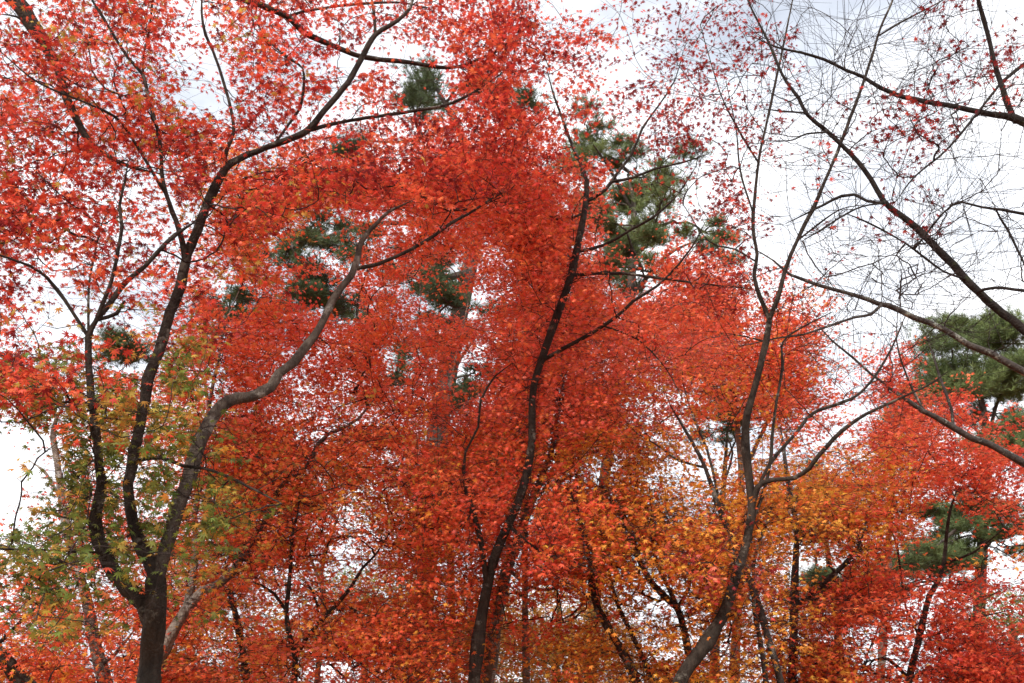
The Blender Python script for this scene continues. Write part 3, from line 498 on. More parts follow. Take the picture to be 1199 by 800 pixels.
tree(name='maple_tree', cat='maple tree', Y=12.0, seed=31, bark=BARK_DARK, twig=BARK_TWIG, lobes=5, leaf=0.071, thick=1.2, tilt=0.5, pad=0.45, per=43,
 label='spreading crimson maple low at the right edge beneath the lichen-spotted limb',
 trunk=[(1056, 830, 11), (1068, 780, 9), (1080, 730, 8), (1088, 698, 7), (1097, 683, 6), (1105, 660, 6), (1108, 630, 5), (1112, 600, 4), (1120, 575, 3)],
 limbs=[dict(p=[(1078, 745, 5), (1100, 742, 4), (1135, 725, 4), (1180, 715, 2)]), dict(p=[(1066, 790, 6), (1040, 770, 5), (1015, 775, 3)], Y1=11.4), dict(p=[(1075, 745, 4), (1060, 715, 3), (1055, 680, 3), (1050, 640, 3), (1040, 615, 2)]), dict(p=[(1105, 665, 4), (1140, 650, 3), (1175, 620, 2)], Y1=11.4)],
 blobs=[(1110, 560, 100, 60, 1, 11.6, {'red': 5, 'scar': 1, 'deep': 1}), (1160, 560, 70, 60, 1, 11.4, {'red': 4, 'deep': 2}), (1140, 740, 130, 60, 1, 11.4, {'red': 5, 'deep': 2}), (1060, 690, 110, 60, .9, 11.6, {'red': 5, 'deep': 1}), (1020, 740, 80, 60, .8, 11.6, {'red': 4, 'scar': 2}), (1160, 650, 70, 40, .8, 11.2, {'red': 3, 'orange': 2}), (1110, 470, 30, 30, .8, 11.8, {'red': 3, 'deep': 2})])

tree(name='maple_tree', cat='maple tree', Y=17.0, seed=32, bark=BARK_GREY, twig=BARK_TWIG, lobes=5, leaf=0.086, thick=1.2, tilt=0.5, pad=0.5, per=46,
 label='distant narrow red maple just left of the right-hand pine crown',
 trunk=[(1030, 830, 12), (1034, 740, 10), (1040, 640, 8), (1046, 540, 6), (1044, 470, 4), (1042, 420, 2)],
 limbs=[dict(p=[(1044, 560, 4), (1030, 520, 3), (1018, 490, 2)]), dict(p=[(1040, 640, 4), (1010, 590, 4), (990, 550, 3)])],
 blobs=[(1040, 470, 50, 70, 1, 16.6, {'red': 4, 'pink': 1, 'deep': 1}), (1030, 540, 90, 50, .9, 16.6, {'red': 3, 'scar': 3, 'orange': 1}), (1010, 620, 70, 50, .7, 16.8, {'scar': 2, 'orange': 3, 'red': 3}), (1060, 610, 60, 60, .7, 16.8, {'scar': 2, 'red': 3, 'orange': 1})])

tree(name='maple_tree', cat='maple tree', Y=21.0, seed=33, bark=BARK_DARK, twig=BARK_TWIG_PALE, lobes=5, leaf=0.106, thick=1.5, tilt=0.5, pad=0.65, per=52,
 label='far dull brown-olive maple low behind the crimson one with the slanting pale stem',
 trunk=[(650, 830, 9), (652, 770, 8), (655, 720, 6), (648, 680, 4), (640, 640, 3)],
 limbs=[dict(p=[(653, 740, 5), (635, 725, 4), (615, 700, 3), (600, 680, 2)]), dict(p=[(654, 750, 5), (672, 735, 4), (690, 700, 3)]), dict(p=[(700, 812, 8), (680, 785, 7), (660, 770, 6), (640, 758, 5), (622, 745, 3)])],
 blobs=[(640, 745, 95, 50, 2, 20.6, {'brown': 3, 'olive': 3, 'orange': 3}), (600, 760, 60, 40, .6, 20.6, {'brown': 3, 'olive': 2}), (700, 740, 60, 60, .5, 20.6, {'brown': 3, 'orange': 2})])

tree(name='broadleaf_tree', cat='broadleaf tree', Y=24.0, seed=34, bark=BARK_GREY, twig=BARK_TWIG_PALE, lobes=5, leaf=0.111, thick=1.4, tilt=0.6, pad=0.6, per=49, free=1.6,
 label='yellow-green broadleaf tree low at the right edge above the crimson maple',
 trunk=[(1185, 830, 13), (1188, 780, 11), (1186, 740, 8), (1180, 715, 4)],
 limbs=[dict(p=[(1187, 760, 5), (1165, 735, 4), (1150, 720, 2)]), dict(p=[(1187, 750, 5), (1205, 725, 3)])],
 blobs=[(1180, 722, 55, 28, 1, 23.6, {'lime': 4, 'green': 2, 'olive': 1})])

tree(name='broadleaf_tree', cat='broadleaf tree', Y=24.0, seed=35, bark=BARK_GREY, twig=BARK_TWIG_PALE, lobes=5, leaf=0.111, thick=1.4, tilt=0.6, pad=0.6, per=49, free=1.1,
 label='dull green broadleaf tree far off in the gap left of the slender middle trunk',
 trunk=[(424, 830, 12), (428, 770, 9), (432, 720, 6), (430, 690, 3)],
 limbs=[dict(p=[(430, 750, 5), (405, 720, 3), (390, 700, 2)]), dict(p=[(430, 745, 5), (455, 710, 3), (470, 690, 2)])],
 blobs=[(432, 700, 70, 32, 1, 23.6, {'green': 4, 'olive': 2}), (310, 745, 60, 40, .6, 23.6, {'green': 3, 'olive': 2}), (470, 690, 40, 22, .6, 23.6, {'brown': 2, 'olive': 2})])

# ------------------------------------------------------------------ building a tree
def soft(x, k):
    return np.convolve(x, np.ones(k) / k, 'same')[:len(x)]
THIN = 0.86
def limb_points(p, Y0, Y1, rng, wander):
    n = len(p); pts, rad = [], []
    ph = rng.uniform(0, 6.28); am = wander
    for i, (x, y, w) in enumerate(p):
        f = i / max(1, n - 1)
        Y = Y0 + (Y1 - Y0) * f + am * math.sin(ph + f * 5.0) * min(1, f * 4)
        q, t = at(x, y, Y); pts.append(q); rad.append(max(0.0012, THIN * w * t / F_PX / 2 * (0.6 if i == n - 1 and w <= 4 else 1)))
    return np.array(pts), np.array(rad)

def to_ground(P, R):
    """carry a trunk on from the frame's lower edge down to the ground"""
    d = P[0] - P[1]; s = np.array([d[0], d[1]]) / max(0.05, -d[2]) if d[2] < 0 else np.zeros(2)
    z = P[0][2]; s = np.clip(s, -0.5, 0.5)
    out = []
    for f, k in ((1.0, 1.55), (0.93, 1.3), (0.75, 1.15), (0.4, 1.05)):
        e = f * z; out.append((np.array([P[0][0] + s[0] * e * (1 - 0.3 * f), P[0][1] + s[1] * e * 0.5, z - e - (0.22 if f == 1 else 0)]), R[0] * k))
    return np.vstack([[q for q, _ in out], P]), np.concatenate([[r for _, r in out], R])

# few leaves hang straight in front of these trunks and limbs
CLEAR = []
for T in TREES:
    if T['seed'] in (11, 12, 13):
        CLEAR.append((T['trunk'], T['Y'], T['Y'], 0.93))
        for L in T['limbs']:
            w = max(q[2] for q in L['p'])
            if w >= 5: CLEAR.append((L['p'], L.get('Y0', T['Y']), L.get('Y1', T['Y']), 0.93 if w > 10 else 0.75))
    if T['seed'] in (17, 18, 20, 21, 23, 26, 27, 28, 29, 31):
        CLEAR.append((T['trunk'], T['Y'], T['Y'], 0.75))
        for L in T['limbs']:
            if max(q[2] for q in L['p']) >= 6: CLEAR.append((L['p'], L.get('Y0', T['Y']), L.get('Y1', T['Y']), 0.6))
SEG = []
for p, y0, y1, pr in CLEAR:
    n = len(p)
    for i in range(n - 1):
        SEG.append((*p[i][:2], *p[i + 1][:2], (p[i][2] + p[i + 1][2]) / 2, y0 + (y1 - y0) * i / n, pr))
SEG = np.array(SEG)
def veil_field(px, py):
    """chance that a leaf here, nearer than the second value, would hide one of those limbs"""
    a = SEG[:, :2]; d = SEG[:, 2:4] - a
    v = np.stack([px, py], -1)[:, None] - a[None]
    t = np.clip((v * d).sum(2) / ((d * d).sum(1) + 1e-9), 0, 1)
    dist = np.linalg.norm(v - t[..., None] * d[None], axis=2)
    hit = (dist < SEG[None, :, 4] * 0.5 + 3.0) * SEG[None, :, 6]
    return hit.max(1), SEG[hit.argmax(1), 5] + 0.15
VX, VY_ = np.meshgrid(np.arange(0, 1200, 3.0), np.arange(0, 801, 3.0))
VPR, VYD = (np.concatenate(z).reshape(VX.shape) for z in zip(*[veil_field(VX[i], VY_[i]) for i in range(VX.shape[0])]))
def veil(px, py, Y):
    i = np.clip(np.round(py / 3), 0, VX.shape[0] - 1).astype(int); j = np.clip(np.round(px / 3), 0, VX.shape[1] - 1).astype(int)
    return VPR[i, j] * (Y < VYD[i, j])

ALL_BLOBS = []
for T in TREES:
    for b in T['blobs']: ALL_BLOBS.append((T, b))
WINDOWS = [(375, 275, 30, 22), (337, 298, 20, 15), (357, 338, 24, 14), (384, 346, 22, 14), (405, 362, 18, 14), (520, 320, 24, 15), (525, 356, 24, 13), (492, 338, 18, 10), (495, 105, 32, 26), (402, 170, 18, 12), (620, 113, 18, 12), (272, 350, 20, 18),
 (700, 172, 24, 18), (748, 222, 36, 30), (735, 282, 38, 28), (738, 330, 26, 16), (825, 275, 22, 11), (468, 414, 18, 12), (465, 440, 14, 12), (540, 445, 18, 24), (155, 422, 22, 18), (1102, 610, 26, 18), (1125, 636, 26, 18), (1080, 655, 30, 16), (958, 668, 18, 12), (858, 500, 26, 10), (512, 510, 14, 18)]
GX, GY = np.meshgrid(np.arange(-120, 1330, 8.0), np.arange(-120, 860, 8.0))
gx, gy = GX.ravel(), GY.ravel()
def bw(b, px, py):
    r2 = ((px - b[0]) / b[2]) ** 2 + ((py - b[1]) / b[3]) ** 2
    return b[4] * np.exp(-0.7 * r2 * r2)
TOT = sum(bw(b, gx, gy) for T, b in ALL_BLOBS if 'free' not in T) + 0.02
LAI_G = lai(gx, gy)
def outside(px, py):        # foliage carries on a little beyond the frame and then thins out
    d = np.maximum(np.maximum(-px, px - 1199), np.maximum(-py, py - 800))
    return np.clip(1 - d / 110.0, 0, 1)
OUT_G = outside(gx, gy)
def spread(v):
    v = v.astype(np.int64); o = np.zeros_like(v)
    for k in range(9): o |= ((v >> k) & 1) << (2 * k)
    return o
MORTON = np.argsort(spread((gx + 120) // 8) | (spread((gy + 120) // 8) << 1))
for wx, wy, wa, wb in WINDOWS:
    OUT_G = OUT_G * (1 - 0.93 * np.exp(-(((gx - wx) / (1.35 * wa)) ** 2 + ((gy - wy) / (1.3 * wb)) ** 2) ** 2))
gi = lambda px, py: (np.clip(np.round((py + 120) / 8), 0, GX.shape[0] - 1).astype(int) * GX.shape[1] + np.clip(np.round((px + 120) / 8), 0, GX.shape[1] - 1).astype(int))

K = 7
FULL = 1.45
STAT = {'leaves': 0}
def grow(T):
    global THIN
    THIN = T.get('thin', 0.84)
    rng = np.random.default_rng(T['seed'])
    # -- wood that the photograph shows
    if 'trunk3' in T:
        TP = np.array([p for p, _ in T['trunk3']]); TR = np.array([r for _, r in T['trunk3']])
    else:
        TP, TR = limb_points(T['trunk'], T['Y'], T.get('Ytop', T['Y']), rng, 0.12 * T['Y'] / 8)
        TP, TR = to_ground(TP, TR)
    root = empty(T['name'], (float(TP[0][0]), float(TP[0][1]), 0.0))
    tag(root, T['label'], T['cat'], T.get('group', 'trees of the autumn grove'))
    step = 0.11 if T['Y'] < 9 else 0.22
    SP, SR = spline(TP, TR, step)
    wob = rng.normal(0, 0.05, len(SR)); wob = soft(wob, 3)
    SR = SR * (1 + 1.5 * wob)
    for _ in range(4):                          # knots and old branch scars
        k0 = rng.uniform(0.15, 0.9) * len(SR); SR = SR * (1 + rng.uniform(0.08, 0.28) * np.exp(-((np.arange(len(SR)) - k0) / 1.1) ** 2))
    nodes = [SP]; dirs = [np.gradient(SP, axis=0)]
    sides = 14 if T['Y'] < 9 else 9
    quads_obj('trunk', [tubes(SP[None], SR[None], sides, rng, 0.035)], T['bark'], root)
    for L in T['limbs']:
        Y0 = L.get('Y0', T['Y']); Y1 = L.get('Y1', Y0)
        P, R = limb_points(L['p'], Y0, Y1, rng, 0.06 * T['Y'] / 8)
        if L.get('root'): P, R = to_ground(P, R)
        else:                                   # seat the limb in the wood it leaves
            allN = np.concatenate(nodes); d = np.linalg.norm(allN - P[0], axis=1); j = d.argmin()
            if 'trunk3' in T and d[j] < 3.0 and d[j] > 0.02:
                P = np.vstack([allN[j], P]); R = np.concatenate([[R[0] * 1.1], R])
            else:
                sh = allN[j] - P[0]; k = np.clip(1 - np.arange(len(P)) / max(2.0, len(P) * 0.6), 0, 1)[:, None]
                P = P + sh * k
        Q, QR = spline(P, R, step)
        wob = soft(rng.normal(0, 0.07, len(QR)), 3); QR = QR * (1 + wob)
        Q = Q + np.stack([soft(rng.normal(0, 1, len(Q)), 4) for _ in range(3)], -1) * (QR * 0.35)[:, None] * (np.arange(len(Q)) > 0)[:, None]
        nodes.append(Q); dirs.append(np.gradient(Q, axis=0))
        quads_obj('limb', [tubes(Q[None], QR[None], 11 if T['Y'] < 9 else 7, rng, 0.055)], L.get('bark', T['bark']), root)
    skel = np.concatenate(nodes); sdir = np.concatenate(dirs)
    # -- where its foliage sprays sit
    C, RAD, NL, COLS, FLD = [], [], [], [], []
    for b in T['blobs']:
        w = bw(b, gx, gy)
        if 'free' in T: f = w * T['free']
        else: f = w / TOT * LAI_G
        f = f * OUT_G
        _, t = at_many(gx, gy, np.full(len(gx), b[5]))
        # foreshortened star area in px^2
        a = 0.185 * 0.62 * (T['leaf'] * F_PX / t) ** 2
        dens = f / a                             # leaves per px^2
        tot = dens.sum() * 64.0 * FULL
        ns = int(round(tot / T['per']))
        if ns <= 0 and tot > 3: ns = 1
        if ns <= 0: continue
        pr = dens / dens.sum()
        cum = np.cumsum(pr[MORTON]); idx = MORTON[np.clip(np.searchsorted(cum, (np.arange(ns) + rng.uniform(0, 1, ns)) / ns), 0, len(gx) - 1)]
        px = gx[idx] + rng.uniform(-4, 4, ns); py = gy[idx] + rng.uniform(-4, 4, ns)
        Y = b[5] + rng.normal(0, T['thick'] * 0.6, ns)
        P, _ = at_many(px, py, Y)
        P[:, 2] = np.maximum(P[:, 2], 0.7)
        names = list(b[6]); pw = np.array([b[6][k] for k in names], float); pw /= pw.sum()
        ck = rng.choice(len(names), ns, p=pw)
        for i in range(ns):
            C.append(P[i]); RAD.append(T['pad'] * rng.uniform(0.7, 1.35)); NL.append(max(2, int(T['per'] * rng.uniform(0.6, 1.4))))
            COLS.append((names, pw, names[ck[i]])); FLD.append((b, pr, idx[i]))
    nleafy = len(C)
    for cx, cy, rx, ry, n, Yb in T.get('bare', []):
        n = int(n * 0.8)
        P, _ = at_many(rng.normal(cx, rx * 0.6, n), rng.normal(cy, ry * 0.6, n), Yb + rng.normal(0, 0.5, n))
        for q in P: C.append(q); RAD.append(rng.uniform(0.4, 1.0)); NL.append(0)
    C = np.array(C); n = len(C); RAD = np.array(RAD)
    # -- twigs: each spray is joined to the nearest wood, the closest sprays first
    d0 = np.full(n, 1e9)
    for s in range(0, len(skel), 400): d0 = np.minimum(d0, np.linalg.norm(C[:, None] - skel[None, s:s + 400], axis=2).min(1))
    order = np.argsort(d0 + rng.uniform(0, 0.25, n))
    BP = np.zeros((n, K, 3)); Wt = np.ones((n, K)); par = np.full((n, 2), -1)
    cap = len(skel) + n * K
    NP = np.zeros((cap, 3)); ND = np.zeros((cap, 3)); NO = np.full((cap, 2), -1); m = len(skel)
    NP[:m] = skel; ND[:m] = sdir / (np.linalg.norm(sdir, axis=1, keepdims=True) + 1e-9)
    tt = np.linspace(0, 1, K)[:, None]
    for b_i, s in enumerate(order):
        c = C[s]; v = c - NP[:m]; d = np.linalg.norm(v, axis=1)
        cost = d + 0.55 * np.maximum(0, NP[:m, 2] - c[2]) + 0.25 * d * np.maximum(0, -(v * ND[:m]).sum(1) / (d + 1e-6))
        j = cost.argmin(); a = NP[j]; L = d[j]
        nd = ND[j] if (v[j] * ND[j]).sum() > 0.2 * L else (v[j] / (L + 1e-9) + 0.5 * ND[j]) * 0.7
        ctl = a + nd * L * 0.22 + np.array([0, 0, 0.06 * L]) + rng.normal(0, 0.04 * L, 3) + (c - a) * 0.2
        if s >= nleafy: ctl = a + v[j] * 0.5 + nd * L * 0.06 + rng.normal(0, 0.03 * L, 3)
        cv = (1 - tt) ** 2 * a + 2 * tt * (1 - tt) * ctl + tt * tt * c
        cv[1:-1] += rng.normal(0, 0.008 * L + 0.0015, (K - 2, 3))
        BP[b_i] = cv; par[b_i] = NO[j]
        g = np.gradient(cv, axis=0); g /= (np.linalg.norm(g, axis=1, keepdims=True) + 1e-9)
        NP[m:m + K - 1] = cv[1:]; ND[m:m + K - 1] = g[1:]; NO[m:m + K - 1, 0] = b_i; NO[m:m + K - 1, 1] = np.arange(1, K); m += K - 1
    for b_i in range(n - 1, -1, -1):
        p, k = par[b_i]
        if p >= 0: Wt[p, :k + 1] += Wt[b_i, 0]
    base_r = (0.0022 if T.get('bare') else 0.0017) * max(1.0, T['Y'] / 9.0)
    BR = base_r * Wt ** 0.39 * np.linspace(1.12, 0.9, K)[None]
    tw = [tubes(BP, BR, 5 if T['Y'] < 9 else 4, rng)]
    # -- arms of each spray, and leaves along them
    LP, LC = [], []
    arms, armr = [], []
    ends = BP[:, -1] - BP[:, -3]
    inv = np.empty(n, int); inv[order] = np.arange(n)
    for s in range(n):
        h = ends[inv[s]].copy(); bare = NL[s] == 0
        if not bare: h[2] *= 0.35
        h /= (np.linalg.norm(h) + 1e-9)
        na = rng.integers(2, 4) if bare else rng.integers(3, 6)
        A = np.zeros((na, 3, 3))
        for k in range(na):
            v = h * (1.0 if bare else 0.55) + rng.normal(0, 0.38 if bare else 0.75, 3) * (np.array([1, 1, 1]) if bare else np.array([1, 1, 0.16])); v /= (np.linalg.norm(v) + 1e-9)
            L = RAD[s] * rng.uniform(0.6, 1.25)
            A[k, 0] = C[s]; A[k, 1] = C[s] + v * L * 0.5 + rng.normal(0, 0.02 * L, 3); A[k, 2] = C[s] + v * L + np.array([0, 0, (0.12 if bare else -0.10) * L])
        arms.append(A); armr.append(np.tile(np.array([[1.0, 0.75, 0.5]]), (na, 1)) * base_r * (1.0 if bare else 0.85))
        if bare: continue
        nl = NL[s]; ak = rng.integers(0, na, nl); f = rng.beta(1.5, 1.0, nl) * 1.1
        seg = np.where((f < 0.5)[:, None], A[ak, 0] + (A[ak, 1] - A[ak, 0]) * (f / 0.5)[:, None], A[ak, 1] + (A[ak, 2] - A[ak, 1]) * ((f - 0.5) / 0.5)[:, None])
        q = seg + rng.normal(0, 1, (nl, 3)) * np.array([0.2, 0.2, 0.06]) * RAD[s]
        b, pr, i0 = FLD[s]
        px, py, z = project(q)
        keep = rng.uniform(0, 1, nl) < np.minimum(1, pr[gi(px, py)] / max(pr[i0], 1e-12) * 1.15)
        keep &= rng.uniform(0, 1, nl) > veil(px, py, q[:, 1])
        q = q[keep]; nl = len(q)
        if nl == 0: continue
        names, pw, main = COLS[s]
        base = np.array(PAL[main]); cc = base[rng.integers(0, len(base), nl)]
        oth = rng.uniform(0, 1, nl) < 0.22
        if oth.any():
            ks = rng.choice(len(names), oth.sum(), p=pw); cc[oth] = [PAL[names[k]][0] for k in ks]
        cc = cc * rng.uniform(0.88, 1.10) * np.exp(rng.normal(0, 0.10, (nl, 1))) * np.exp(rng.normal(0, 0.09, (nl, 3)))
        LP.append(q); LC.append(np.clip(cc, 0.008, 0.9))
    A = np.concatenate(arms); AR = np.concatenate(armr)
    tw.append(tubes(A, AR, 3, rng))
    if T['Y'] < 10:                              # short spurs along the limbs
        ns = int(len(skel) * 0.5); j = rng.integers(min(len(SP), len(skel) - 1), len(skel), ns)
        dn = sdir[j] / (np.linalg.norm(sdir[j], axis=1, keepdims=True) + 1e-9)
        v = rng.normal(0, 1, (ns, 3)) + dn * 0.9; v[:, 2] += 0.3; v /= np.linalg.norm(v, axis=1, keepdims=True)
        L = rng.uniform(0.03, 0.16, (ns, 1)) * (1 + 1.2 * (rng.uniform(0, 1, (ns, 1)) < 0.2))
        a = skel[j]; b_ = a + v * L * 0.55 + rng.normal(0, 0.008, (ns, 3)); c_ = a + v * L + np.array([0, 0, 1.0]) * L * 0.18
        sr = rng.uniform(0.0022, 0.0042, (ns, 1)) * np.array([[1.0, 0.75, 0.5]])
        tw.append(tubes(np.stack([a, b_, c_], 1), sr, 4, rng))
    quads_obj('twigs', tw, T['twig'], root)
    if LP:
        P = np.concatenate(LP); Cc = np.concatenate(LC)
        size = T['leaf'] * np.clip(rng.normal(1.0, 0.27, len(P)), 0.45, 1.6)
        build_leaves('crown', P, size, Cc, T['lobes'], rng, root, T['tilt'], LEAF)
        STAT['leaves'] += len(P)
    return root
for T in TREES: grow(T)
print('leaves', STAT)

# ------------------------------------------------------------------ pines
def pine(label, seed, Y, trunk, limbs, clumps, leaf_cols, tuft=0.19, dens=1.0):
    rng = np.random.default_rng(seed)
    TP, TR = limb_points(trunk, Y, Y, rng, 0.3); TP, TR = to_ground(TP, TR)
    root = empty('pine_tree', (float(TP[0][0]), float(TP[0][1]), 0.0)); tag(root, label, 'pine tree', 'trees of the autumn grove')
    SP, SR = spline(TP, TR, 0.4)
    quads_obj('trunk', [tubes(SP[None], SR[None], 12, rng, 0.04)], BARK_PINE, root)
    sk = [SP]
    for l in limbs:
        P, R = limb_points(l, Y, Y + rng.uniform(-1.5, 0.5), rng, 0.3)
        a = np.concatenate(sk); j = np.linalg.norm(a - P[0], axis=1).argmin(); P[0] = a[j]
        Q, QR = spline(P, R, 0.3); sk.append(Q)
        quads_obj('limb', [tubes(Q[None], QR[None], 8, rng, 0.04)], BARK_PINE, root)
    sk = np.concatenate(sk)
    NPn = list(sk); bP, bR, tufts, tcol, tdir = [], [], [], [], []
    order = sorted(clumps, key=lambda c: np.linalg.norm(sk - at(c[0], c[1], Y)[0], axis=1).min())
    for (cx, cy, rx, ry) in order:
        c, t = at(cx, cy, Y + rng.normal(0, 0.9)); Rx = 1.5 * rx * t / F_PX; Rz = 1.4 * ry * t / F_PX
        nn = max(24, int(dens * 330 * Rx * Rz / 0.35))
        arr = np.array(NPn); v = c - arr; d = np.linalg.norm(v, axis=1); j = (d + 0.6 * np.maximum(0, arr[:, 2] - c[2])).argmin()
        cv = np.array([arr[j] * (1 - f) + c * f + np.array([0, 0, 0.12 * d[j] * math.sin(math.pi * f)]) + (rng.normal(0, 0.04, 3) * d[j] * 0.6 if 0 < f < 1 else 0) for f in np.linspace(0, 1, K)])
        bP.append(cv); bR.append(np.linspace(0.05, 0.022, K) * min(1.6, 0.7 + 0.15 * d[j])); NPn.extend(cv[2:])
        # tufts stand on the upper faces of a few flat cushions, on short shoots
        ncush = max(4, int(Rx * 7)); cush = c + np.stack([rng.normal(0, Rx * 0.75, ncush), rng.normal(0, Rx * 0.75, ncush), rng.normal(0, Rz * 0.65, ncush)], -1)
        ci = rng.integers(0, ncush, nn)
        q = cush[ci] + np.stack([rng.normal(0, 0.26, nn), rng.normal(0, 0.26, nn), rng.normal(0.02, 0.10, nn)], -1) * max(0.7, min(1.5, Rx * 1.1))
        for k in range(nn):
            dd = q[k] - cush[ci[k]]; dd = dd / (np.linalg.norm(dd) + 1e-6) * 0.7 + np.array([0, 0, 0.9]) + rng.normal(0, 0.2, 3)
            tdir.append(dd / np.linalg.norm(dd))
        tufts.append(q)
        base = leaf_cols[rng.integers(0, len(leaf_cols))]
        cc = np.array([leaf_cols[k] for k in rng.integers(0, len(leaf_cols), nn)]) * 0.5 + np.array(base) * 0.5
        tcol.append(cc * np.exp(rng.normal(0, 0.18, (nn, 1))))
        for k in range(ncush):
            cv2 = np.array([c * (1 - f) + cush[k] * f + (rng.normal(0, 0.05, 3) if 0 < f < 1 else 0) for f in np.linspace(0, 1, K)])
            bP.append(cv2); bR.append(np.linspace(0.025, 0.012, K))
    quads_obj('twigs', [tubes(np.array(bP), np.array(bR), 5, rng, 0.05)], BARK_PINE, root)
    q = np.concatenate(tufts); cc = np.concatenate(tcol); td = np.array(tdir); n = len(q); M = 26
    # needles: slim three-sided blades fanning round each shoot tip
    u = np.cross(td, np.array([0.31, 0.52, 0.79])); u /= np.linalg.norm(u, axis=1, keepdims=True); w = np.cross(td, u)
    ph = rng.uniform(0, 6.283, (n, M)); ope = rng.uniform(0.2, 1.45, (n, M)); ln = tuft * rng.uniform(0.7, 1.15, (n, M))
    dv = (np.cos(ope)[..., None] * td[:, None] + np.sin(ope)[..., None] * (np.cos(ph)[..., None] * u[:, None] + np.sin(ph)[..., None] * w[:, None]))
    sd_ = np.cross(dv, rng.normal(0, 1, (n, M, 3))); sd_ /= (np.linalg.norm(sd_, axis=2, keepdims=True) + 1e-9)
    b0 = q[:, None] - td[:, None] * rng.uniform(0, 0.09, (n, M))[..., None]
    wd = 0.006
    V = np.stack([b0 - sd_ * wd * 0.6, b0 + sd_ * wd * 0.6, b0 + dv * ln[..., None] * 0.6 + sd_ * wd, b0 + dv * ln[..., None]], 2).reshape(-1, 3)
    loops = np.arange(n * M)[:, None] * 4 + np.array([0, 1, 2, 3])[None]
    fc = np.ones((n, M, 4), np.float32); fc[..., :3] = cc[:, None] * np.exp(rng.normal(0, 0.15, (n, M, 1)))
    mesh_obj('crown', V, loops.ravel(), np.arange(n * M) * 4, NEEDLE, root, fc.reshape(-1, 4))
    STAT['tufts'] = STAT.get('tufts', 0) + n
G1 = [(0.05, 0.075, 0.03), (0.065, 0.095, 0.038), (0.10, 0.13, 0.048)]
G2 = [(0.12, 0.16, 0.055), (0.17, 0.21, 0.07), (0.085, 0.12, 0.045)]
pine('tall dark pine with a thick trunk rising behind the red maples in the middle', 51, 19.0,
 [(486, 830, 29), (497, 700, 28), (504, 600, 28), (510, 520, 28), (520, 455, 29), (533, 390, 26), (548, 320, 22), (556, 275, 20), (556, 220, 15), (540, 160, 10), (515, 110, 6), (500, 85, 3)],
 [[(548, 320, 12), (520, 325, 9), (490, 318, 7), (470, 322, 4)], [(535, 385, 12), (500, 400, 10), (470, 405, 8), (440, 370, 7), (400, 350, 6), (370, 340, 4)], [(554, 290, 9), (500, 265, 8), (440, 262, 7), (390, 275, 5), (345, 290, 3)], [(552, 200, 8), (580, 160, 6), (610, 125, 4)], [(535, 150, 6), (480, 165, 5), (420, 165, 3)]],
 [(370, 265, 20, 13), (385, 282, 22, 13), (337, 295, 18, 13), (357, 335, 20, 12), (382, 342, 18, 12), (405, 362, 16, 10), (365, 352, 16, 8), (520, 322, 20, 13), (525, 357, 20, 11), (495, 335, 18, 9), (475, 325, 16, 10), (500, 385, 18, 9), (468, 412, 18, 11), (465, 438, 15, 11), (490, 95, 12, 8), (480, 112, 16, 8), (500, 122, 16, 9), (503, 84, 7, 6),
  (402, 170, 16, 10), (620, 113, 18, 11), (272, 345, 20, 13), (268, 365, 16, 8), (545, 440, 16, 14), (540, 465, 12, 10), (555, 90, 14, 8), (430, 292, 20, 8), (155, 425, 22, 18), (545, 265, 16, 8)], G1, dens=1.3)
pine('olive-green pine behind the top of the slender dark trunk', 52, 21.0,
 [(690, 830, 20), (696, 700, 18), (708, 560, 15), (722, 440, 13), (738, 350, 13), (740, 290, 10), (742, 240, 7), (735, 205, 4)],
 [[(740, 300, 6), (765, 280, 5), (780, 268, 3)], [(742, 240, 5), (715, 200, 4), (695, 170, 3)], [(740, 340, 7), (780, 300, 5), (825, 278, 3)]],
 [(688, 162, 20, 12), (702, 178, 16, 10), (745, 208, 26, 15), (755, 228, 20, 13), (765, 266, 26, 11), (722, 262, 20, 15), (735, 290, 18, 13), (728, 312, 20, 11), (752, 316, 20, 9), (740, 340, 16, 9), (692, 248, 14, 10), (825, 272, 18, 9), (770, 210, 12, 8), (715, 240, 16, 12), (850, 300, 14, 7), (740, 275, 20, 12)], G2, dens=1.3)
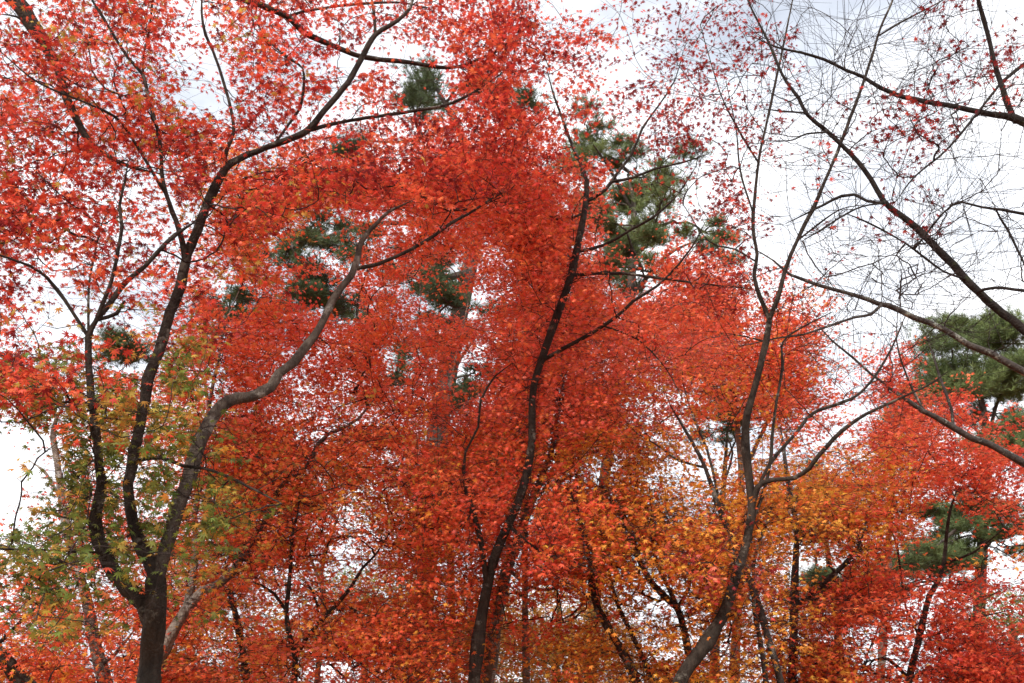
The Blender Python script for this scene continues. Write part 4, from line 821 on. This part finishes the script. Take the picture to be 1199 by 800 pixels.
pine('broad sunlit pine at the right with a rounded light green crown', 53, 24.0,
 [(1142, 830, 19), (1147, 700, 16), (1152, 600, 13), (1156, 520, 11), (1153, 490, 10), (1148, 465, 8), (1142, 430, 6), (1140, 390, 3)],
 [[(1153, 495, 6), (1130, 495, 6), (1105, 490, 3)], [(1156, 515, 6), (1165, 480, 5), (1178, 445, 4)], [(1152, 600, 7), (1120, 620, 5), (1085, 650, 3)], [(1150, 640, 6), (1175, 615, 4)], [(1148, 690, 6), (1090, 680, 4), (1050, 670, 3)]],
 [(1140, 390, 32, 15), (1165, 408, 32, 17), (1120, 428, 26, 14), (1150, 445, 34, 14), (1105, 448, 24, 12), (1090, 466, 20, 10), (1187, 390, 24, 13), (1192, 430, 22, 16), (1178, 462, 22, 9), (1118, 385, 14, 10), (1135, 465, 30, 10), (1165, 485, 20, 7), (1215, 410, 20, 15), (1180, 500, 14, 8),
  (1100, 605, 18, 12), (1125, 596, 16, 10), (1118, 632, 24, 14), (1150, 615, 22, 9), (1085, 655, 24, 13), (1058, 650, 20, 10), (1180, 640, 16, 9), (1172, 600, 20, 9), (1065, 688, 22, 9), (1040, 668, 18, 9), (1140, 650, 16, 8), (1120, 660, 16, 8), (1150, 585, 14, 8)], G2, dens=1.3)
pine('small piece of pine crown entering halfway up the right edge, under the lichen-spotted limb', 54, 20.0,
 [(1290, 830, 24), (1285, 700, 20), (1280, 600, 15), (1270, 540, 9), (1262, 500, 5)],
 [[(1280, 590, 8), (1240, 550, 6), (1205, 525, 4)]],
 [(1195, 515, 20, 12), (1215, 530, 24, 14), (1205, 497, 16, 8), (1240, 515, 26, 14), (1265, 490, 24, 14), (1188, 528, 14, 8)], G2, dens=1.5)
pine('dark slim pine half hidden low behind the orange maples right of the leaning trunk', 55, 26.0,
 [(985, 830, 14), (982, 760, 12), (975, 690, 9), (968, 640, 7), (962, 590, 4), (960, 560, 2)],
 [[(972, 670, 4), (955, 668, 3)], [(965, 610, 4), (995, 575, 3)]],
 [(958, 668, 18, 11), (945, 690, 16, 8), (975, 700, 18, 8), (1000, 566, 14, 7), (963, 570, 12, 8), (980, 620, 16, 8), (950, 630, 14, 7), (1015, 680, 16, 7), (1000, 720, 18, 8)], G1, dens=1.3)
pine('dark pine showing only a flat underside in the bright gap left of the leaning trunk', 56, 27.0,
 [(836, 830, 15), (838, 740, 13), (842, 650, 10), (848, 560, 7), (852, 500, 4)],
 [[(848, 540, 4), (862, 515, 3)]],
 [(858, 498, 20, 6), (845, 505, 14, 5), (870, 490, 14, 6), (838, 470, 16, 7), (868, 460, 16, 7)], G1, dens=1.3)
print('stat', STAT)
